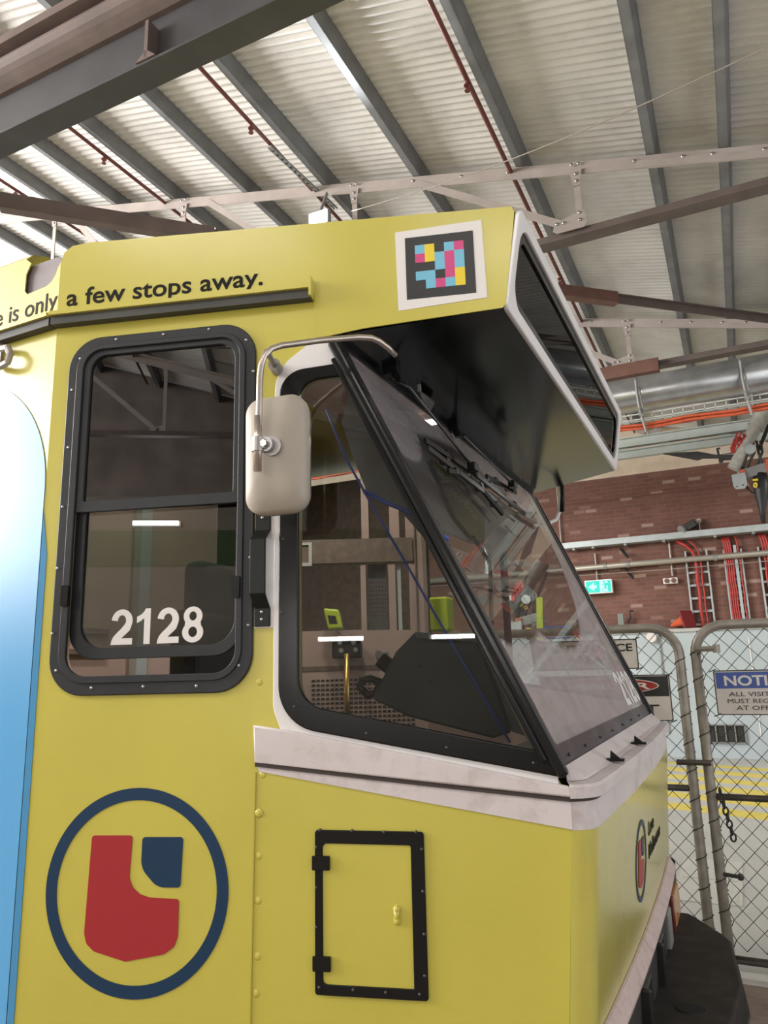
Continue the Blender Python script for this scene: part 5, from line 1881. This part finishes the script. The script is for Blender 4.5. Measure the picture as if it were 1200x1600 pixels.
part_out = prect(455, 560, 672, 1200)
holes = [prect(470, 610, 565, 845), prect(571, 610, 609, 845), prect(617, 610, 634, 845), prect(470, 877, 565, 984), prect(571, 877, 609, 984), prect(617, 877, 642, 984)]
pt = plate('cab_partition', part_out, holes, -0.04, 0.0, PF, M_int, T)
mes = [plate_mesh(prect(462, 845, 645, 877), [], 0.0, 0.012, PF), plate_mesh(prect(640, 600, 652, 990), [], 0.0, 0.012, PF)]
link('brown_rail', join_meshes('brown_rail', mes), M_intw, pt)
link('pale_strip', plate_mesh(prect(620, 880, 629, 984), [], -0.03, -0.02, PF), mat('pale_green_strip', (0.45, 0.52, 0.48), 0.4), pt)
b = B()
a, c = PQ(574, 880), PQ(606, 984)
link('mesh_screen', plate_mesh(rect(a[0], c[1], c[0], a[1]), [circ(a[0] + (c[0] - a[0]) * (i + 0.5) / 6 + 0.0, c[1] + (a[1] - c[1]) * (j + 0.5) / 16, 0.006, n=8) for i in range(6) for j in range(3, 12)], -0.06, -0.05, PF), mat('screen_grey', (0.09, 0.095, 0.09), 0.4), pt)
a, c = PQ(486, 1060), PQ(650, 1142)
vx, vz = c[0] - a[0], a[1] - c[1]
vents = []
for i in range(22):
    for j in range(12):
        x_, z_ = a[0] + vx * (i + 0.15) / 22, c[1] + vz * (j + 0.2) / 12
        vents.append(rect(x_, z_, x_ + vx * 0.7 / 22, z_ + vz * 0.45 / 12))
mes = [plate_mesh(v, [], 0.0, 0.003, PF) for v in vents]
link('vent_slots', join_meshes('vent_slots', mes), M_seat, pt)
link('panel_seam', plate_mesh(prect(470, 1042, 640, 1045), [], 0.0, 0.003, PF), M_intw, pt)
# black lock box with brass pole
b = B()
bx = [PQ(521, 1004), PQ(527, 998), PQ(560, 998), PQ(567, 1006), PQ(567, 1028), PQ(521, 1030)]
b.prism(bx, 0.03, 0.10, PF)
lb = b.link('lock_box', M_black, T, bevel=0.01)
for x, y in ((533, 1005), (554, 1005), (535, 1017), (557, 1016)):
    q = PQ(x, y)
    B().cyl(PF @ Vector((q[0], q[1], 0.10)), PF @ Vector((q[0], q[1], 0.105)), 0.011, seg=12).link('bolt', M_screw, lb)
q0, q1 = PQ(544, 1022), PQ(545, 1160)
B().cyl(PF @ Vector((q0[0], q0[1], 0.12)), PF @ Vector((q1[0], q1[1], 0.12)), 0.013, seg=16).link('brass_pole', M_brass, T, smooth=True)
q = PQ(592, 1022)
b = B().cyl(PF @ Vector((q[0], q[1], 0.0)), PF @ Vector((q[0], q[1], 0.03)), 0.018, seg=12)
b.bar(PF @ Vector((q[0], q[1], 0.03)), PF @ Vector((q[0] + 0.05, q[1], 0.03)), 0.012, 0.012)
b.link('door_handle', M_screw, T)
# card reader, framed notice
b = B()
rd = [PQ(508, 953), PQ(532, 955), PQ(538, 984), PQ(516, 986)]
b.prism(rd, 0.05, 0.12, PF)
rdr = b.link('card_reader', M_olive, T, bevel=0.01)
link('screen', plate_mesh([PQ(515, 964), PQ(527, 965), PQ(530, 977), PQ(518, 977)], [], 0.12, 0.122, PF), M_seat, rdr)
link('framed_notice', plate_mesh(prect(466, 849, 488, 885), [prect(468, 853, 483, 880)], 0.012, 0.02, PF), mat('notice_frame', (0.50, 0.50, 0.48), 0.5), T)
# yellow-green card reader by the far window
a = F3(-0.62, 1.86, -0.10)
p = DP(690, 960, 3.75)
b = B().box(p, (0.10, 0.10, 0.17))
b.link('card_reader', M_olive, T, bevel=0.01)
# console with hooded binnacle
hood = [SU(640, 986), SU(610, 1017), SU(571, 1095), SU(630, 1124), SU(770, 1160), SU(800, 1150), SU(777, 1082), SU(748, 1008), SU(741, 992)]
b = B()
b.prism(hood, -0.50, -0.10, SIDE)
con = b.link('driver_console', M_dash, T, bevel=0.006)
b = B()
pa = [SU(748, 1004), SU(800, 1150), SU(845, 1165), SU(760, 1010)]
b.prism(pa, -0.40, -0.13, SIDE)
b.prism([SU(644, 986), SU(745, 992), SU(757, 1003), SU(742, 1003), SU(646, 995)], -0.10, -0.06, SIDE)
b.link('dash_panel', mat('dash_grey', (0.05, 0.05, 0.052), 0.4), con)
b = B().cyl(SP(594, 1030, -0.14), SP(612, 1045, -0.14), 0.022, seg=16)
b.link('control_knob', M_black, con)
b = B().tube([SP(566, 1062, -0.16), SP(562, 1074, -0.16), SP(575, 1086, -0.16), SP(590, 1082, -0.16), SP(592, 1064, -0.16), SP(578, 1060, -0.16)], 0.012, 8, closed=True)
b.link('control_handle', M_black, con, smooth=True)
dark_screws(con, [SP(x, y, -0.098) for x, y in ((656, 1044), (672, 1068))])
B().box((-0.62, YC + 0.15, 1.16), (0.36, 1.7, 0.5)).link('front_desk', M_dash, T, bevel=0.02)
# roller blind with blue hem and cord
bl = [SU(527, 650), SU(545, 705), SU(570, 768), SU(640, 800), SU(700, 840), SU(690, 870), SU(620, 735), SU(560, 640), SU(540, 600)]
b = B()
b.prism(bl, -0.062, -0.056, SIDE)
bld = b.link('roller_blind', M_blind, T)
b = B().tube([SP(569, 767, -0.052), SP(600, 784, -0.052), SP(640, 800, -0.052), SP(700, 843, -0.052)], 0.0065, 8)
b.link('blue_hem', M_blue, bld, smooth=True)
b = B().tube([SP(510, 640, -0.045), SP(540, 715, -0.045), SP(573, 775, -0.045), SP(640, 890, -0.045), SP(700, 995, -0.045), SP(797, 1160, -0.045)], 0.0035, 6)
b.link('blue_cord', M_blue, bld, smooth=True)
# grey sun sheet and perforated olive visor behind the windscreen
WIN = WS.inverted()


def WQ(x, y, off):
    q = WIN @ WP(x, y, off)
    return (q.x, q.y)


sh = [WQ(x, y, -0.13) for x, y in ((575, 590), (715, 695), (768, 790), (756, 851), (735, 848), (690, 828), (650, 803), (610, 740))]
plate('sun_sheet', rpoly(sh, 0.02), [], -0.134, -0.130, WS, M_blind, T)
vs_ = [WQ(x, y, -0.11) for x, y in ((672, 716), (722, 752), (757, 800), (757, 845), (742, 844), (712, 808))]
ctr = WQ(712, 770, -0.11)
pv = [circ(ctr[0] + 0.026 * (i - 4) + (0.013 if j % 2 else 0), ctr[1] + 0.020 * (j - 3) - 0.012 * (i - 4), 0.006, n=6) for i in range(9) for j in range(6)]
plate('sun_visor', rpoly(vs_, 0.02), [], -0.114, -0.110, WS, mat('visor_olive', (0.075, 0.070, 0.015), 0.35), T)
mes = [plate_mesh(q, [], -0.110, -0.1085, WS) for q in pv]
link('visor_perforation', join_meshes('visor_perforation', mes), mat('perforation_light', (0.32, 0.31, 0.27), 0.5), T)
gs_ = [WQ(x, y, -0.12) for x, y in ((722, 755), (770, 770), (815, 810), (800, 850), (768, 880), (757, 850))]
plate('sun_visor', rpoly(gs_, 0.02), [], -0.124, -0.120, WS, mat('visor_grey', (0.22, 0.23, 0.235), 0.35), T)
# windscreen centre rods and cables
b = B()
b.tube([WP(738, 838, -0.10), WP(766, 880, -0.10), WP(768, 985, -0.10)], 0.008, 6)
b.tube([WP(790, 822, -0.10), WP(805, 838, -0.10), WP(830, 836, -0.10), WP(838, 829, -0.10)], 0.006, 6)
b.link('grab_rod', M_black, T, smooth=True)
# driver's seat and bulkhead
b = B()
b.box((-1.80, 2.27, 1.62), (0.12, 0.42, 0.62))
seat = b.link('seat_back', M_seat, T, bevel=0.05, bseg=4)
B().box((-1.80, 2.27, 2.00), (0.10, 0.30, 0.22)).link('head_rest', M_seat, seat, bevel=0.04, bseg=4)
B().box((-1.46, 2.30, 1.28), (0.46, 0.44, 0.12)).link('seat_cushion', M_seat, seat, bevel=0.04, bseg=4)
B().cyl((-1.5, 2.30, 0.86), (-1.5, 2.30, 1.24), 0.06, seg=16).link('pedestal', M_dark, seat)
b = B()
b.box((-2.30, 2.2, 1.78), (0.03, 1.36, 1.80))
bh = b.link('bulkhead', M_int, T)
b = B()
for y0, y1, z0, z1 in ((1.55, 2.2, 1.86, 1.88), (1.55, 2.2, 1.78, 1.80)):
    b.box((-2.28, (y0 + y1) / 2, (z0 + z1) / 2), (0.02, y1 - y0, z1 - z0))
b.box((-2.28, 1.80, 2.1), (0.02, 0.02, 1.0))
b.link('bulkhead_ribs', M_intw, bh)
B().box((-2.26, 2.35, 1.70), (0.04, 0.06, 1.5)).link('grab_pole', M_lgrey, bh)
B().box((-1.25, YC, 2.97), (1.0, 2.0, 0.02)).link('cab_ceiling', M_int, T)
# unseen ceiling lamps, added to brighten the cab interior
for x_, y_ in ((-1.45, 2.55), (-1.9, 1.95), (-1.35, 3.35)):
    cl = B().box((x_, y_, 2.945), (0.16, 0.10, 0.03)).link('added_cab_lamp', M_wclean, T, bevel=0.005)
    B().box((x_, y_, 2.928), (0.13, 0.07, 0.006)).link('lens', M_tubeL, cl)
    area('added_cab_light', (x_, y_, 2.92), (x_ - 0.25, y_, 0), 0.13, 0.07, 11, (1.0, 0.92, 0.84))
